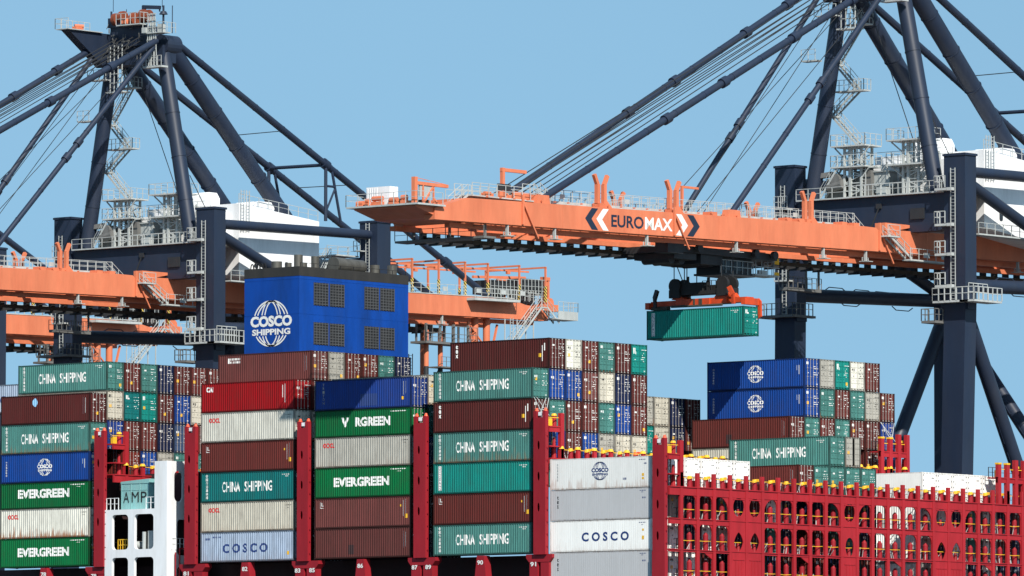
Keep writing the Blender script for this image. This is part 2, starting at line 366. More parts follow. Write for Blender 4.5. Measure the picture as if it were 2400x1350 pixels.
def lettering(key, H):
    k = (key, H)
    if k in LET: return LET[k]
    W, out = M_WHITE, []
    small_right = dashes(10.6, 11.6, H-0.45, 0.08, seed=3)+dashes(11.0, 11.4, H-0.62, 0.07, seed=4)
    if key == 'china':
        out = [('lettering', txt_m([txt("CHINA", 2.8, 5.15, 0.95, 1.95, 0.02), txt("SHIPPING", 5.75, 9.35, 0.95, 1.95, 0.02)], W)),
               ('side_script', txt_m(stacked("中国海运集装箱", 0.62, 1.0, H-0.2, 0.29, 0.055, 0.01), W)), ('marking', txt_m(small_right, W))]
    elif key == 'evergreen':
        out = [('lettering', txt_m([txt("EVERGREEN", 2.45, 9.45, 1.05, 1.95, 0.05)], W)), ('marking', txt_m(dashes(9.6, 11.6, H-0.35, 0.09, seed=5)+dashes(10.4, 11, H-0.55, 0.06, seed=6), W))]
    elif key == 'vergreen':
        out = [('lettering', txt_m([txt("V", 3.35, 4.35, 0.95, 1.85, 0.06), txt("RGREEN", 5.1, 9.55, 0.95, 1.85, 0.05)], W)), ('marking', txt_m(dashes(9.6, 11.6, H-0.35, 0.09, seed=5), W))]
    elif key == 'oocl':
        out = [('lettering', txt_m([txt("OOCL", 1.05, 2.5, H-1.0, H-0.52, 0.05)], M_REDL)), ('marking', txt_m(dashes(11.0, 11.8, H-0.5, 0.07, seed=8)+dashes(11.3, 11.6, H-0.75, 0.07, seed=9), M_BLACK))]
    elif key == 'coscoblue':
        out = [('lettering', txt_m([txt("COSCO", 2.9, 8.75, 0.85, 1.75, 0.035, 1.55)], M_BLUEL)), ('marking', txt_m(dashes(0.6, 1.2, H-0.75, 0.2, seed=10)+dashes(1.5, 2.7, H-0.55, 0.14, seed=11), M_BLUEL)),
               ('placard', txt_m([rectp(11.3, 11.55, 0.55, 0.9)], M_YEL))]
    elif key == 'globe':
        out = [('logo', txt_m(globe(6.05, 1.5, 2.05), W)), ('side_script', txt_m(stacked("中远海运集运", 0.68, 0.88, H-0.7, 0.2, 0.06, 0.0), W)), ('marking', txt_m(dashes(11.2, 11.3, 1.7, 0.5, seed=2)+dashes(11.45, 11.6, 1.3, 0.9, seed=3), W))]
    elif key == 'cai':
        out = [('lettering', txt_m([txt("CAI", 0.7, 1.6, H-0.9, H-0.38, 0.05)], W)), ('marking', txt_m([rectp(10.6, 10.68, 1.2, 2.4), rectp(10.9, 11.0, 0.7, 2.5)], W))]
    elif key == 'tex':
        out = [('lettering', txt_m(stacked("tex", 0.62, 0.98, H-0.3, 0.34, 0.1, 0.05), W)), ('marking', txt_m([rectp(11.35, 11.41, 0.7, 2.2), rectp(11.6, 11.7, 1.7, 2.4)], W)), ('placard', txt_m([rectp(10.9, 11.25, 1.1, 1.45)], M_YEL))]
    elif key == 'box':
        out = [('lettering', txt_m([rectp(0.7, 0.76, H-0.95, H-0.35), rectp(0.76, 1.1, H-0.95, H-0.9)]+[txt("L", 0.85, 1.1, H-0.75, H-0.4, 0.03)], W)),
               ('marking', txt_m([rectp(11.2, 11.25, 1.0, 2.5), rectp(11.5, 11.55, 0.9, 2.6)], W)), ('placard', txt_m([rectp(11.45, 11.75, 0.8, 1.2), rectp(10.85, 11.0, 1.9, 2.1)], M_YEL))]
    elif key == 'plain':
        out = [('marking', txt_m([rectp(11.25, 11.3, 0.9, 2.5), rectp(11.5, 11.56, 1.0, 2.4)], W)), ('repair_patch', txt_m([rectp(4.3, 5.0, 0.4, 1.3)], M_HULL))]
    elif key == 'sticker':
        out = [('lettering', txt_m([rectp(1.3, 1.5, H-0.9, H-0.4)]+dashes(1.6, 2.9, H-0.6, 0.2, seed=3)+dashes(1.6, 2.9, H-0.9, 0.2, seed=5), W)), ('marking', txt_m([rectp(11.25, 11.3, 0.9, 2.5), rectp(11.5, 11.56, 1.0, 2.4)], W))]
    elif key == 'dot':
        uv = [(4.7+0.33*math.cos(t*math.pi/10)-0, H-0.75+0.42*math.sin(t*math.pi/10)) for t in range(20)]
        out = [('logo', txt_m([(uv, [tuple(range(20))])], M_SKYB)), ('marking', txt_m([rectp(11.25, 11.3, 0.8, 2.5), rectp(11.55, 11.63, 0.9, 2.4)], W))]
    elif key == 'band':
        out = [('side_script', txt_m([rectp(0.6, 1.05, 0.35, H-0.25)], W)), ('lettering', txt_m(stacked("DONGFANG", 0.68, 0.95, H-0.35, 0.22, 0.06, 0.02), M_BLUEL)), ('marking', txt_m(small_right, W))]
    elif key == 'vert':
        out = [('lettering', txt_m(stacked("TRITON", 0.95, 1.2, H-0.3, 0.25, 0.1, 0.0), M_BAR)), ('marking', txt_m([rectp(11.2, 11.25, 1.2, 2.5), rectp(11.5, 11.56, 1.3, 2.5)], W)), ('placard', txt_m([rectp(11.0, 11.3, 0.75, 1.05)], M_YEL)), ('faded_patch', txt_m([rectp(5.8, 7.9, 0.3, 1.45)], M_BLUEL))]
    elif key == 'rglobe':
        out = [('logo', txt_m(globe(6.05, 1.65, 2.05), M_BLUEL, False)), ('side_script', txt_m(stacked("中远海运集运", 0.85, 1.02, H-0.45, 0.22, 0.06, 0.0), M_GREY, False)),
               ('marking', txt_m(dashes(10.7, 11.5, H-0.35, 0.07, seed=2)+dashes(11.3, 11.6, H-0.75, 0.14, seed=12)+dashes(8.8, 9.2, 0.75, 0.2, seed=3), M_BLUEL, False)), ('placard', txt_m([rectp(11.05, 11.3, 1.05, 1.3), rectp(11.05, 11.3, 0.75, 0.95)], M_YEL, False))]
    elif key == 'rcosco':
        out = [('lettering', txt_m([txt("COSCO", 3.85, 9.5, 0.95, 1.8, 0.035, 1.55)], M_BLUEL, False)), ('marking', txt_m(dashes(10.7, 11.5, H-0.35, 0.07, seed=2)+dashes(11.0, 11.25, H-0.55, 0.05, seed=3), M_BLUEL, False)),
               ('placard', txt_m([rectp(11.05, 11.3, 1.0, 1.35), rectp(11.08, 11.28, 1.8, 2.0)], M_YEL, False))]
    elif key == 'rtex':
        out = [('lettering', txt_m(stacked("tex", 0.88, 1.08, H-0.55, 0.32, 0.1, 0.02), M_BLACK, False)), ('marking', txt_m(dashes(10.8, 11.5, H-0.3, 0.07, seed=2)+dashes(11.0, 11.25, H-0.45, 0.07, seed=3)+dashes(11.1, 11.5, H-1.0, 0.14, seed=5), M_BLUEL, False))]
    LET[k] = out; return out
def txt_m(pieces, mat, corr=True): return side_mesh("lettering", pieces, mat, corr)
# ------------------------------------------------------------------ containers
L40, CW = 12.192, 2.438
BODY = {}
def body_mesh(H, kind):
    k = (H, kind)
    if k in BODY: return BODY[k]
    b = MB(); x0, x1, z0, z1 = 0.17, L40-0.17, 0.16, H-0.12
    if kind == 'dry':
        xs = []; x = x0; kk = 0
        while True:
            done = False
            for t in (0, 0.22, 0.5, 0.72):
                xx = x0+(kk+t)*PIT
                if xx >= x1: done = True; break
                xs.append(xx)
            if done: break
            kk += 1
        xs.append(x1)
        prof = [(xx, 0.006+cory(xx+1e-6) if False else 0.0+cory(xx)) for xx in xs]
    else:
        prof = []; xx = x0; kk = 0
        while xx < x1:
            prof.append((xx, 0.004 if kk % 4 in (0, 1) else 0.007)); xx += 0.10 if kk % 2 == 0 else 0.03; kk += 1
        prof.append((x1, 0.004))
    vs = [(a, c, z0) for a, c in prof] + [(a, c, z1) for a, c in prof]; n = len(prof)
    b.add(vs, [(i, i+1, n+i+1, n+i) for i in range(n-1)])
    b.box(x0, x1, CW-0.05, CW-0.01, z0, z1)                                  # far side wall
    # front end wall with ribs, roof, floor
    b.box(0.03, 0.07, 0.16, CW-0.16, z0, z1)
    for i in range(8): b.box(0.012, 0.031, 0.25+i*0.25, 0.36+i*0.25, z0+0.1, z1-0.1)
    b.box(0.1, L40-0.1, 0.06, CW-0.06, H-0.06, H-0.03); b.box(0.1, L40-0.1, 0.06, CW-0.06, 0.05, 0.1)
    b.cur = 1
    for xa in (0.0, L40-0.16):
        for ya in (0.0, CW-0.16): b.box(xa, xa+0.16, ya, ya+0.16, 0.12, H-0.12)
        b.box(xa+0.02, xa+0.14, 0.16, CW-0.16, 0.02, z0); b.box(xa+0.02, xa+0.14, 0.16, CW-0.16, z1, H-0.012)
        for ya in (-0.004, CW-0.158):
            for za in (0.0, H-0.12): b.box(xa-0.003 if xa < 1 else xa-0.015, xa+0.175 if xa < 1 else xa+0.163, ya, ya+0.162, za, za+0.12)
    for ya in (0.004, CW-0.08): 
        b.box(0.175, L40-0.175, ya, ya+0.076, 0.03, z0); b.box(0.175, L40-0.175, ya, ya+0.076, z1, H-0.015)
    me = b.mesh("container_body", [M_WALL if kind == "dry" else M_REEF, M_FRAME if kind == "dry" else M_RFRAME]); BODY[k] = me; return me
DOOR = {}
def door_mesh(H, style):
    k = (H, style)
    if k in DOOR: return DOOR[k]
    b = MB(); wd = CW/2-0.17; z0, z1 = 0.17, H-0.13; X = L40
    b.box(X-0.07, X-0.03, 0.015, wd-0.02, z0+0.03, z1-0.02)
    if style == 'pads':
        n = 5; hh = (z1-z0)/n
        for i in range(n):
            for j in range(2): b.box(X-0.03, X+0.01, 0.045+j*wd*0.48, wd*0.5-0.05+j*wd*0.48, z0+i*hh+0.055, z0+(i+1)*hh-0.055)
    elif style == 'ribs':
        for i in range(5): zz = z0+(i+0.5)*(z1-z0)/5; b.box(X-0.03, X-0.012, 0.03, wd-0.03, zz-0.2, zz+0.2)
    else:
        b.box(X-0.03, X-0.02, 0.02, wd-0.02, z0+0.02, z1-0.02)
    me = b.mesh("container_door", [M_DOOR]); DOOR[k] = me
    bar = MB(); bar.tube((X+0.012, 0, 0.07), (X+0.012, 0, H-0.07), 0.026, n=6)
    for zz in (0.07, H*0.35, H*0.65, H-0.16): bar.box(X-0.004, X+0.05, -0.07, 0.07, zz, zz+0.09)
    DOOR[(k, 'bar')] = bar.mesh("locking_bar", [M_BAR]); DOOR[(k, 'pbar')] = bar.mesh("locking_bar", [M_DOOR])
    return me
DMARK = {}
def door_mark(H, v, mat):
    k = (H, v, mat.name)
    if k in DMARK: return DMARK[k]
    rnd = random.Random(v*13+5); b = MB(); X = L40+0.011
    def q(y0, y1, z0, z1): b.box(X, X+0.008, y0, y1, z0, z1)
    if v == 9:
        for zz in (0.4, 0.95, 1.5, 2.05, 2.55):
            for yy in (0.17, 2.2): q(yy, yy+0.09, zz, zz+0.12)
        for i in range(5): q(1.5+i*0.1, 1.55+i*0.1, 2.3, 2.38)
    else:
        z = H-0.55
        for i in range(6):
            y = 1.45; 
            while y < 2.15:
                wd = rnd.uniform(0.05, 0.16)
                if rnd.random() < 0.5: q(y, y+wd, z, z+0.07)
                y += wd+0.05
            z -= 0.2 if i else 0.3
        if v % 3 == 0: q(0.3, 0.62, H-0.62, H-0.36)
        elif v % 3 == 1: q(0.32, 0.55, H-0.9, H-0.72); q(0.62, 0.72, H-0.95, H-0.7)
        else: q(0.45, 0.8, H-0.75, H-0.6)
        q(0.5, 0.65, H-1.5, H-1.42); q(1.9, 2.05, 0.3, 0.42)
    DMARK[k] = b.mesh("door_marking", [mat]); return DMARK[k]
YEL = {}
def yel_mesh(v):
    if v not in YEL:
        b = MB(); X = L40; y0, z0 = ((0.35, 1.25), (1.75, 0.45), (0.9, 0.75), (0.4, 1.7))[v]; b.box(X+0.011, X+0.022, y0, y0+0.3, z0, z0+0.3); YEL[v] = b.mesh("placard", [M_YEL])
    return YEL[v]
C = {'B': (0.1, 0.021, 0.018), 'M': (0.072, 0.015, 0.014), 'P': (0.115, 0.036, 0.033), 'F': (0.13, 0.017, 0.012), 'T': (0.06, 0.185, 0.165), 'G': (0.008, 0.2, 0.17), 'D': (0.006, 0.13, 0.13),
     'W': (0.62, 0.61, 0.54), 'C': (0.52, 0.49, 0.41), 'Y': (0.36, 0.35, 0.31), 'U': (0.006, 0.047, 0.235), 'V': (0.012, 0.04, 0.2), 'N': (0.007, 0.014, 0.05), 'A': (0.041, 0.0697, 0.1394),
     'E': (0.002, 0.115, 0.035), 'R': (0.25, 0.005, 0.008), 'L': (0.343, 0.4214, 0.539), 'S': (0.41, 0.415, 0.425), 'X': (0.84, 0.84, 0.81), 'K': (0.246, 0.2542, 0.2706)}
CN = {'B': 'brown', 'M': 'dark maroon', 'P': 'faded pinkish brown', 'F': 'rust red', 'T': 'sea green', 'G': 'bright turquoise', 'D': 'deep teal', 'W': 'off white', 'C': 'cream', 'Y': 'weathered grey',
      'U': 'royal blue', 'V': 'bright blue', 'N': 'navy blue', 'A': 'faded slate blue', 'E': 'green', 'R': 'red', 'L': 'pale blue grey', 'S': 'silver grey', 'X': 'white refrigerated', 'K': 'grey'}
ROWP = 2.455
TH = HC+0.014
_n = 0
def container(x, y, z, col, label, let=None, H=HC, kind='dry', group=None, doors=True, rust=0.0, bars=None, ajar=False):
    global _n; _n += 1
    o = bpy.data.objects.new("shipping_container", body_mesh(H, kind)); COL.objects.link(o); o.location = (x, y, z); o.color = (*C[col], 1)
    rnd0 = random.Random(_n*31+1); o['rust'] = max(rust, rnd0.choice((0, 0, 0.12, 0.3)) if col in 'WCYXLT' else 0.0); tag(o, label, 'shipping container', group)
    rnd = random.Random(_n*7+3)
    if let:
        for nm, me in lettering(let, H): inst(nm, me, o)
    if doors:
        style = 'flat' if kind == 'reefer' else ('pads' if col in 'TGDCWY' else 'ribs')
        me = door_mesh(H, style); wd = CW/2-0.17
        light = bars if bars is not None else (col not in 'TGDCWYXS')
        for i in range(2):
            dd = inst("door", me, o, (0, 0.165+i*(wd+0.012), 0), C[col])
            if ajar and i == 1: dd.rotation_euler = (0, 0, 0); dd.location.y += 0.32; dd.scale.y = 0.66
            bm_ = DOOR[((H, style), 'bar' if light else 'pbar')]
            for yy in ((0.32, 0.80) if i == 0 else (0.20, 0.72)): inst("locking_bar", bm_, dd, (0, yy*wd/1.05, 0), C[col])
        if not ajar: inst("door_marking", door_mark(H, 9 if kind == 'reefer' else rnd.randrange(6), M_BLACK if col in 'WCYXSL' else M_WHITE), o)
        if kind != 'reefer' and rnd.random() < 0.55: inst("placard", yel_mesh(rnd.randrange(4)), o)
        if col in 'GD': 
            if 'wp' not in YEL:
                b = MB(); b.box(L40+0.011, L40+0.02, 0.3, 0.62, HC-0.72, HC-0.35); YEL['wp'] = b.mesh("data_plate", [M_WHITE])
            inst("data_plate", YEL['wp'], o)
    return o
X74, X78, X82, X86, X90, X94 = -71.95, -56.94, -29.84, -15.0, 0.0, 14.36
def tier(i): return i*TH
ORD = ['front', 'second', 'third', 'fourth', 'fifth', 'sixth', 'seventh', 'eighth', 'ninth', 'tenth', 'eleventh', 'twelfth', 'thirteenth', 'fourteenth']
UP = ['lowest', 'second from bottom', 'third from bottom', 'fourth from bottom', 'fifth from bottom', 'sixth from bottom']
def stack(x, names, place):
    z = 0; n = len(names)
    for i, (col, let, H, txt_) in enumerate(names):
        container(x, 0, z, col, f"{txt_}, {UP[i] if i < n-1 else 'topmost'} in the {place}", let, H, rust=0.8 if (let == 'oocl' and x < -50) else 0.0); z += H+0.014
stack(X78, [('E', 'evergreen', HC, 'green EVERGREEN container'), ('W', 'oocl', HC, 'rust streaked white OOCL container'), ('E', 'evergreen', ST, 'green EVERGREEN container'), ('U', 'globe', HC, 'blue COSCO SHIPPING container'),
            ('T', 'china', HC, 'sea green CHINA SHIPPING container'), ('M', 'dot', HC, 'dark maroon container with pale blue dot')], 'front stack left of pillar 79')
stack(X82, [('L', 'coscoblue', HC, 'pale blue grey COSCO container'), ('C', 'oocl', HC, 'cream OOCL container'), ('D', 'china', HC, 'teal CHINA SHIPPING container'), ('B', 'box', HC, 'brown container'),
            ('W', 'oocl', HC, 'off white OOCL container'), ('R', 'cai', HC, 'red CAI container')], 'stack over pedestal 82')
stack(X86, [('P', 'plain', HC, 'plain reddish brown container'), ('P', 'box', HC, 'reddish brown container with yellow placard'), ('E', 'evergreen', HC, 'green EVERGREEN container'), ('Y', 'oocl', HC, 'greyish OOCL container'),
            ('E', 'vergreen', ST, 'green container with missing letters'), ('V', 'vert', HC, 'bright blue container with vertical lettering')], 'stack over pedestal 86')
stack(X90, [('T', 'china', HC, 'sea green CHINA SHIPPING container'), ('B', 'box', HC, 'brown container'), ('G', 'band', HC, 'turquoise container with white vertical band'), ('T', 'china', HC, 'sea green CHINA SHIPPING container'),
            ('M', 'tex', HC, 'dark maroon container marked tex'), ('T', 'china', HC, 'sea green CHINA SHIPPING container')], 'stack over pedestal 90')
for i, (col, let, t) in zip((2, 1, 0, -1), (('X', 'rglobe', 'white refrigerated COSCO SHIPPING container'), ('S', 'rtex', 'silver refrigerated container, upper of two'), ('X', 'rcosco', 'white refrigerated COSCO container with spaced letters'), ('S', 'rtex', 'silver refrigerated container, lower of two'))):
    container(X94, 0, tier(i), col, f"{t}, front stack right of pillar 91", let, kind='reefer')
TIERW = {0: 'top', 1: 'second', 2: 'third', 3: 'fourth', 4: 'fifth', 5: 'sixth'}
def ends(x, first, idx, cols, block, dtop, kind='dry', let0=None, zoff=0.0, H=HC, lets=None):
    n = len(cols)
    for k, c in enumerate(cols):
        if c == '.': continue
        row = first+k
        container(x, row*ROWP, tier(idx)+zoff, c, f"{CN[c]} container, {'first' if k == 0 else ORD[k]} column, {TIERW[dtop]} tier of doors in {block}", (let0 if k == 0 else (lets or {}).get(k)), kind=kind, group=f"containers in {block}", ajar=(block.startswith('the odd') and k == 1), H=H)
LB = 'the block by the deckhouse'
ends(X78, 1, 6, 'TBTNBBB', LB, 0, let0='china'); ends(X78, 1, 5, 'CDGMUCB', LB, 1); ends(X78, 1, 4, 'VBBNAB', LB, 2); ends(X78, 1, 3, '.FUYTT', LB, 3)
ends(X82, 1, 6, 'PYBBTN', 'the row below the funnel', 0, let0='sticker')
ends(X86, 1, 5, 'C', 'the gap behind pillar 87', 0)
MB_ = 'the tall middle block'
ends(X90, 1, 6, 'MWBTMG', MB_, 0, let0='tex'); ends(X90, 1, 5, 'UUPCNB', MB_, 1); ends(X90, 1, 4, 'TBBTUB', MB_, 2); ends(X90, 1, 3, 'UBUYCC', MB_, 3)
RB = 'the blue topped block'
ends(X90, 17, 6, 'UYGWB', RB, 0, let0='globe'); ends(X90, 17, 5, 'UTBTYB', RB, 1, let0='globe'); ends(X90, 16, 4, 'BTBTBBV', RB, 2, let0='plain'); ends(X90, 16, 3, 'C....BV', RB, 3)
ends(X86, 14, 5, 'YCNB', 'the shadowed stacks behind', 0, zoff=-0.6); ends(X86, 14, 4, 'GCNB', 'the shadowed stacks behind', 1, zoff=-0.6); ends(X86, 14, 3, 'GCNB', 'the shadowed stacks behind', 2, zoff=-0.6)
ends(X94, 9, 2, 'BTTTT', 'the low teal tier', 0, let0='plain')
ends(X94, 11, 3, 'TY', 'the odd green pair', 0, let0='china')
ends(X94, 1, 2, 'XXXXX', 'the near white row', 0, kind='reefer')
ends(X94, 17, 2, 'XXXXX', 'the far white row', 0, kind='reefer')
ends(X94, 1, -1, 'XXBNTTNB', 'the near red bridge', 2); ends(X94, 10, -1, 'BNTB', 'the middle red bridge', 2); ends(X94, 22, 1, 'NB', 'the outermost red bridge', 0); ends(X94, 22, 0, 'BN', 'the outermost red bridge', 1); ends(X94, 22, -1, 'NN', 'the outermost red bridge', 2)
ends(X94, 17, -1, 'XTXNX', 'the far red bridge', 2)
ends(X94, 1, 1, 'YNBTNBXN', 'the near red bridge', 0); ends(X94, 1, 0, 'XNXXNBTN', 'the near red bridge', 1)
ends(X94, 10, 1, 'NTBN', 'the middle red bridge', 0); ends(X94, 10, 0, 'BTTN', 'the middle red bridge', 1)
ends(X94, 17, 1, 'XXNTX', 'the far red bridge', 0); ends(X94, 17, 0, 'XNXTX', 'the far red bridge', 1)
for xx, cols in ((X82, ('MBNTCB', 'BTMUNB', 'NBTMBU')), (X86, ('NMBUTB', 'BNTMUB'))):
    for rr, cc in enumerate(cols):
        for ii in range(6):
            if xx == X86 and rr == 0 and ii == 5: continue
            container(xx, (rr+1)*ROWP, tier(ii), cc[ii], f"{CN[cc[ii]]} container end, {ORD[rr+1]} row, {['lowest','second','third','fourth','fifth','sixth'][ii]} level, glimpsed behind pillar {83 if xx == X82 else 87}", group="containers glimpsed between the stacks")
ends(X90, 12, 2, 'NBTNB', 'the dark low block', 0); ends(X90, 12, 1, 'BNNTB', 'the dark low block', 1); ends(X90, 12, 0, 'NTBNB', 'the dark low block', 2)
container(X74, 3*ROWP, 16.05, 'L', 'pale grey COSCO container half hidden at the left edge behind others', 'coscoblue', doors=False)
# ------------------------------------------------------------------ ship
SHIP = empty("container_ship", (0, 29, -26)); tag(SHIP, "red steel container ship with blue funnel, lashing bridges and white deckhouse", "container ship")
h = MB(); h.box(-200, 14, 4.0, 57, -9, -0.02); h.box(-200, 90, 0.9, 59, -27, -9.1); h.build("hull", M_HULL, SHIP)
# pillars (outer ends of the lashing bridges)
def post(x0, x1, y0, y1, ztop, zbot, parent, tips=True):
    b = MB(); xc = (x0+x1)/2; holes = []; zb = ztop-0.9
    hz = [z for z in (zb-2.6, zb-5.5, zb-8.4) if z > zbot+0.8]
    b.plate(x0, x1, zbot, zb, [(xc-0.12, z, ellipse(0.15, 0.42)) for z in hz], y0, y0+0.06, axis='y')
    b.box(x0, x0+0.06, y0+0.06, y1, zbot, zb); b.box(x1-0.06, x1, y0+0.06, y1, zbot, zb); b.box(x0+0.06, x1-0.06, y1-0.06, y1, zbot, zb)
    b.box(x0+0.06, x1-0.06, y0+0.06, y1-0.06, zb-0.05, zb)
    for xa in (x0, x1-0.36): b.box(xa, xa+0.36, y0, y0+0.45, zb, ztop-0.28)
    p = b.build("pillar", M_RED, parent)
    t = MB()
    for xa in (x0, x1-0.36): t.tube((xa+0.18, y0+0.27, ztop-0.28), (xa+0.18, y0+0.27, ztop), 0.2, 0.1, n=10)
    build_each(t, "pillar_tip", M_REDO, parent)
    l = MB(); l.box(xc-0.22, xc+0.22, y0+0.1, y0+0.5, zb+0.18, zb+0.52); l.tube((xc, y0+0.3, zb), (xc, y0+0.3, zb+0.2), 0.05, n=6); l.build("lamp", M_HOUSE, parent)
    c = MB()
    for i in range(10):
        z = zbot+0.7+i*1.15
        if z < zb: c.box(x1+0.002, x1+0.14, y0+0.2, y0+0.28, z, z+0.09)
    build_each(c, "step_lug", M_RED, parent)
    return p
def number(s, x, z, y, parent, hgt=0.42):
    me = side_mesh("number", [txt(s, x-0.36*len(s)/2, x+0.36*len(s)/2, z, z+hgt, 0.03)], M_WHITE, False)
    o = inst("number", me, parent); o.location = Vector((0, y, 0))-org(parent); return o
def bracket(x0, x1, xa, xb, parent, nums):
    b = MB(); b.prism([(x0, -0.12), (x1, -0.12), (x1, -0.45), (x1-0.35, -0.85), (x0+0.35, -0.85), (x0, -0.45)], -0.35, 0.6, 'y')
    xm = (x0+x1)/2
    b.box(x0+0.4, xm-0.18, -0.32, 0.5, -4.6, -0.86); b.box(xm+0.18, x1-0.4, -0.32, 0.5, -4.6, -0.86)
    b.build("pillar_bracket", M_RED, parent)
    for s, x in nums: number(s, x, -1.25 if len(nums) < 3 else -1.25, -0.36, parent)
def pedestal(x, s, parent):
    b = MB(); b.prism([(x-0.42, -0.1), (x+0.42, -0.1), (x+1.0, -4.6), (x-1.0, -4.6)], -0.3, 0.6, 'y'); b.build("pedestal", M_RED, parent); number(s, x, -0.95, -0.31, parent)
for x, s in ((X78+6.3, '78'), (X82+6.1, '82'), (X86+6.1, '86'), (X90+6.1, '90')): pedestal(x, s, SHIP)
ZT = 13.55
def bridge(xf, dz, full, raised=True, near=True):
    """lashing bridge; xf = its +x face"""
    xb = xf-1.35; B = MB(); zd = 5.9+dz; ys = [2.05+2.435*k for k in range(23)]
    zlow = -6 if full else zd-1.2
    B.box(xf-0.28, xf-0.05, 0.3, 58.5, zd-0.82, zd-0.10); B.box(xb+0.02, xb+0.14, 0.3, 58.5, zd-0.35, zd-0.1); B.box(xb, xf+0.04, 0.3, 58.5, zd-0.1, zd)
    if full:
        for z0, z1, dk in ((2.42, 2.95, True), (-0.16, 0.1, True), (-3.2, -2.7, True)):
            B.box(xf-0.26, xf-0.06, 0.3, 58.5, z0, z1-0.08)
            B.box(xb, xf+0.02, 0.3, 58.5, z1-0.08, z1)
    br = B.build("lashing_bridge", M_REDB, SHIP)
    panels = {3, 4, 10, 16, 17} if full else set()
    tall = {0: dz+10.05-dz}
    cap_b, st_all = [], []
    for k, y in enumerate(ys):
        top = zd+1.29
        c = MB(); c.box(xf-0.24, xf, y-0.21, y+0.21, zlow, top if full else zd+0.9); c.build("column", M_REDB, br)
        if not full:
            c = MB(); c.tube((xf-0.17, y, zd+0.9), (xf-0.17, y, zd+1.15), 0.33, 0.2, n=10); c.build("column_cap", M_YEL, br)
    # arch fillets under the beams
    if full:
        G = MB()
        def fil(y, z, sg, rr):
            pts = [(y, z)] + [(y+sg*rr*(1-math.sin(t*math.pi/12)), z-rr*(1-math.cos(t*math.pi/12))) for t in range(7)]
            G.prism(pts, xf-0.22, xf-0.1, 'x')
        for k in range(22):
            if k in panels: continue
            ya, yb = ys[k]+0.25, ys[k+1]-0.25; big = (k+1 in panels) or (k-1 in panels)
            fil(ya, zd-0.82, 1, 1.4 if (k-1) in panels else 0.5); fil(yb, zd-0.82, -1, 1.4 if (k+1) in panels else 0.6)
            fil(ya, 2.42, 1, 0.5); fil(yb, 2.42, -1, 0.7)
            for (za, zb_) in ((-0.16, -0.75),):
                if k % 3 == 1: G.prism([(yb, za), (yb-1.2, za), (yb, zb_)], xf-0.22, xf-0.1, 'x')
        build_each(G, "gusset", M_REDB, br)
        for k in panels:
            ya, yb = ys[k]+0.25, ys[k+1]-0.25; ym = (ya+yb)/2; p = MB()
            p.plate(ya, yb, -6, zd-0.84, [(ym, 4.22, ellipse(0.84, 0.88, 24)), (ym, 0.95, ellipse(0.64, 0.92, 24) if k == 10 else diamond(0.7, 0.95))], xf-0.12, xf-0.03, 'x')
            p.box(xf-0.029, xf+0.01, ya+0.1, yb-0.1, -0.72, -0.62); p.box(xf-0.029, xf+0.01, ya+0.1, yb-0.1, zd-1.0, zd-0.92)
            for j in range(1, 4): p.box(xf-0.029, xf-0.004, ya+j*(yb-ya)/4-0.03, ya+j*(yb-ya)/4+0.03, -6, -0.72)
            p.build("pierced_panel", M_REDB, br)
    # stowage stanchions with yellow caps between the columns
    for k in range(22):
        ym = (ys[k]+ys[k+1])/2+0.85; s = MB(); s.tube((xf-0.75, ym, zd), (xf-0.75, ym, zd+0.74), 0.26, n=10); s.box(xf-1.1, xf-0.55, ym+0.45, ym+0.6, zd, zd+0.62); s.build("stanchion", M_RED, br, smooth=True)
        s = MB(); s.tube((xf-0.75, ym, zd+0.741), (xf-0.75, ym, zd+1.04), 0.27, 0.2, n=10)
        if k % 3: s.box(xf-0.75, xf-0.4, ym+0.1, ym+0.26, zd+0.9, zd+1.08)
        s.build("stanchion_cap", M_REDO if (not full and k == 4) else M_YEL, br)
        if full and k not in panels:
            for z0, z1 in ((2.95, 4.55), (0.1, 1.75), (-2.7, -0.8)):
                s = MB(); s.tube((xf-0.8, ym, z0), (xf-0.8, ym, z1-0.25), 0.26, n=10); s.tube((xf-0.8, ym, z1-0.25), (xf-0.8, ym, z1), 0.26, 0.1, n=10); s.build("stanchion", M_RED, br, smooth=True)
        elif full:
            for z0, z1 in ((2.95, 4.1), (0.1, 0.9)):
                s = MB(); s.tube((xf-0.8, ym, z0), (xf-0.8, ym, z1), 0.24, 0.12, n=10); s.build("stanchion", M_RED, br, smooth=True)
    # yellow life lines and dark handrails
    D = MB(); W = MB()
    for z in ([zd, 2.95, 0.1, -2.7] if full else [zd]):
        R = MB()
        for k in range(22):
            y0, y1 = ys[k]+0.25, ys[k+1]-0.25
            sag = 0.06*random.random()
            R.bar((xf-0.4, y0-0.26, z+0.86), (xf-0.4, (y0+y1)/2, z+0.86-sag), 0.055); R.bar((xf-0.4, (y0+y1)/2-0.02, z+0.86-sag), (xf-0.4, y1+0.26, z+0.86), 0.055)
            for t in (0.25, 0.8): D.bar((xf-1.2, y0+(y1-y0)*t, z), (xf-1.2, y0+(y1-y0)*t, z+1.0), 0.06)
            D.bar((xf-1.2, y0, z+1.0), (xf-1.2, y1, z+1.0), 0.06); D.bar((xf-1.2, y0, z+0.5), (xf-1.2, y1, z+0.5), 0.05)
            if full or random.random() < 0.4:
                for j in range(3):
                    yy = random.uniform(y0, y1); W.bar((xf-0.55-random.random()*0.5, yy, z), (xf-0.5-random.random()*0.5, yy+random.uniform(-0.3, 0.3), z+random.uniform(0.5, 1.1)), 0.06)
        R.build("life_line", M_YEL, br)
    D.build("handrail", M_DARK, br); W.build("lashing_rod", M_RAIL, br)
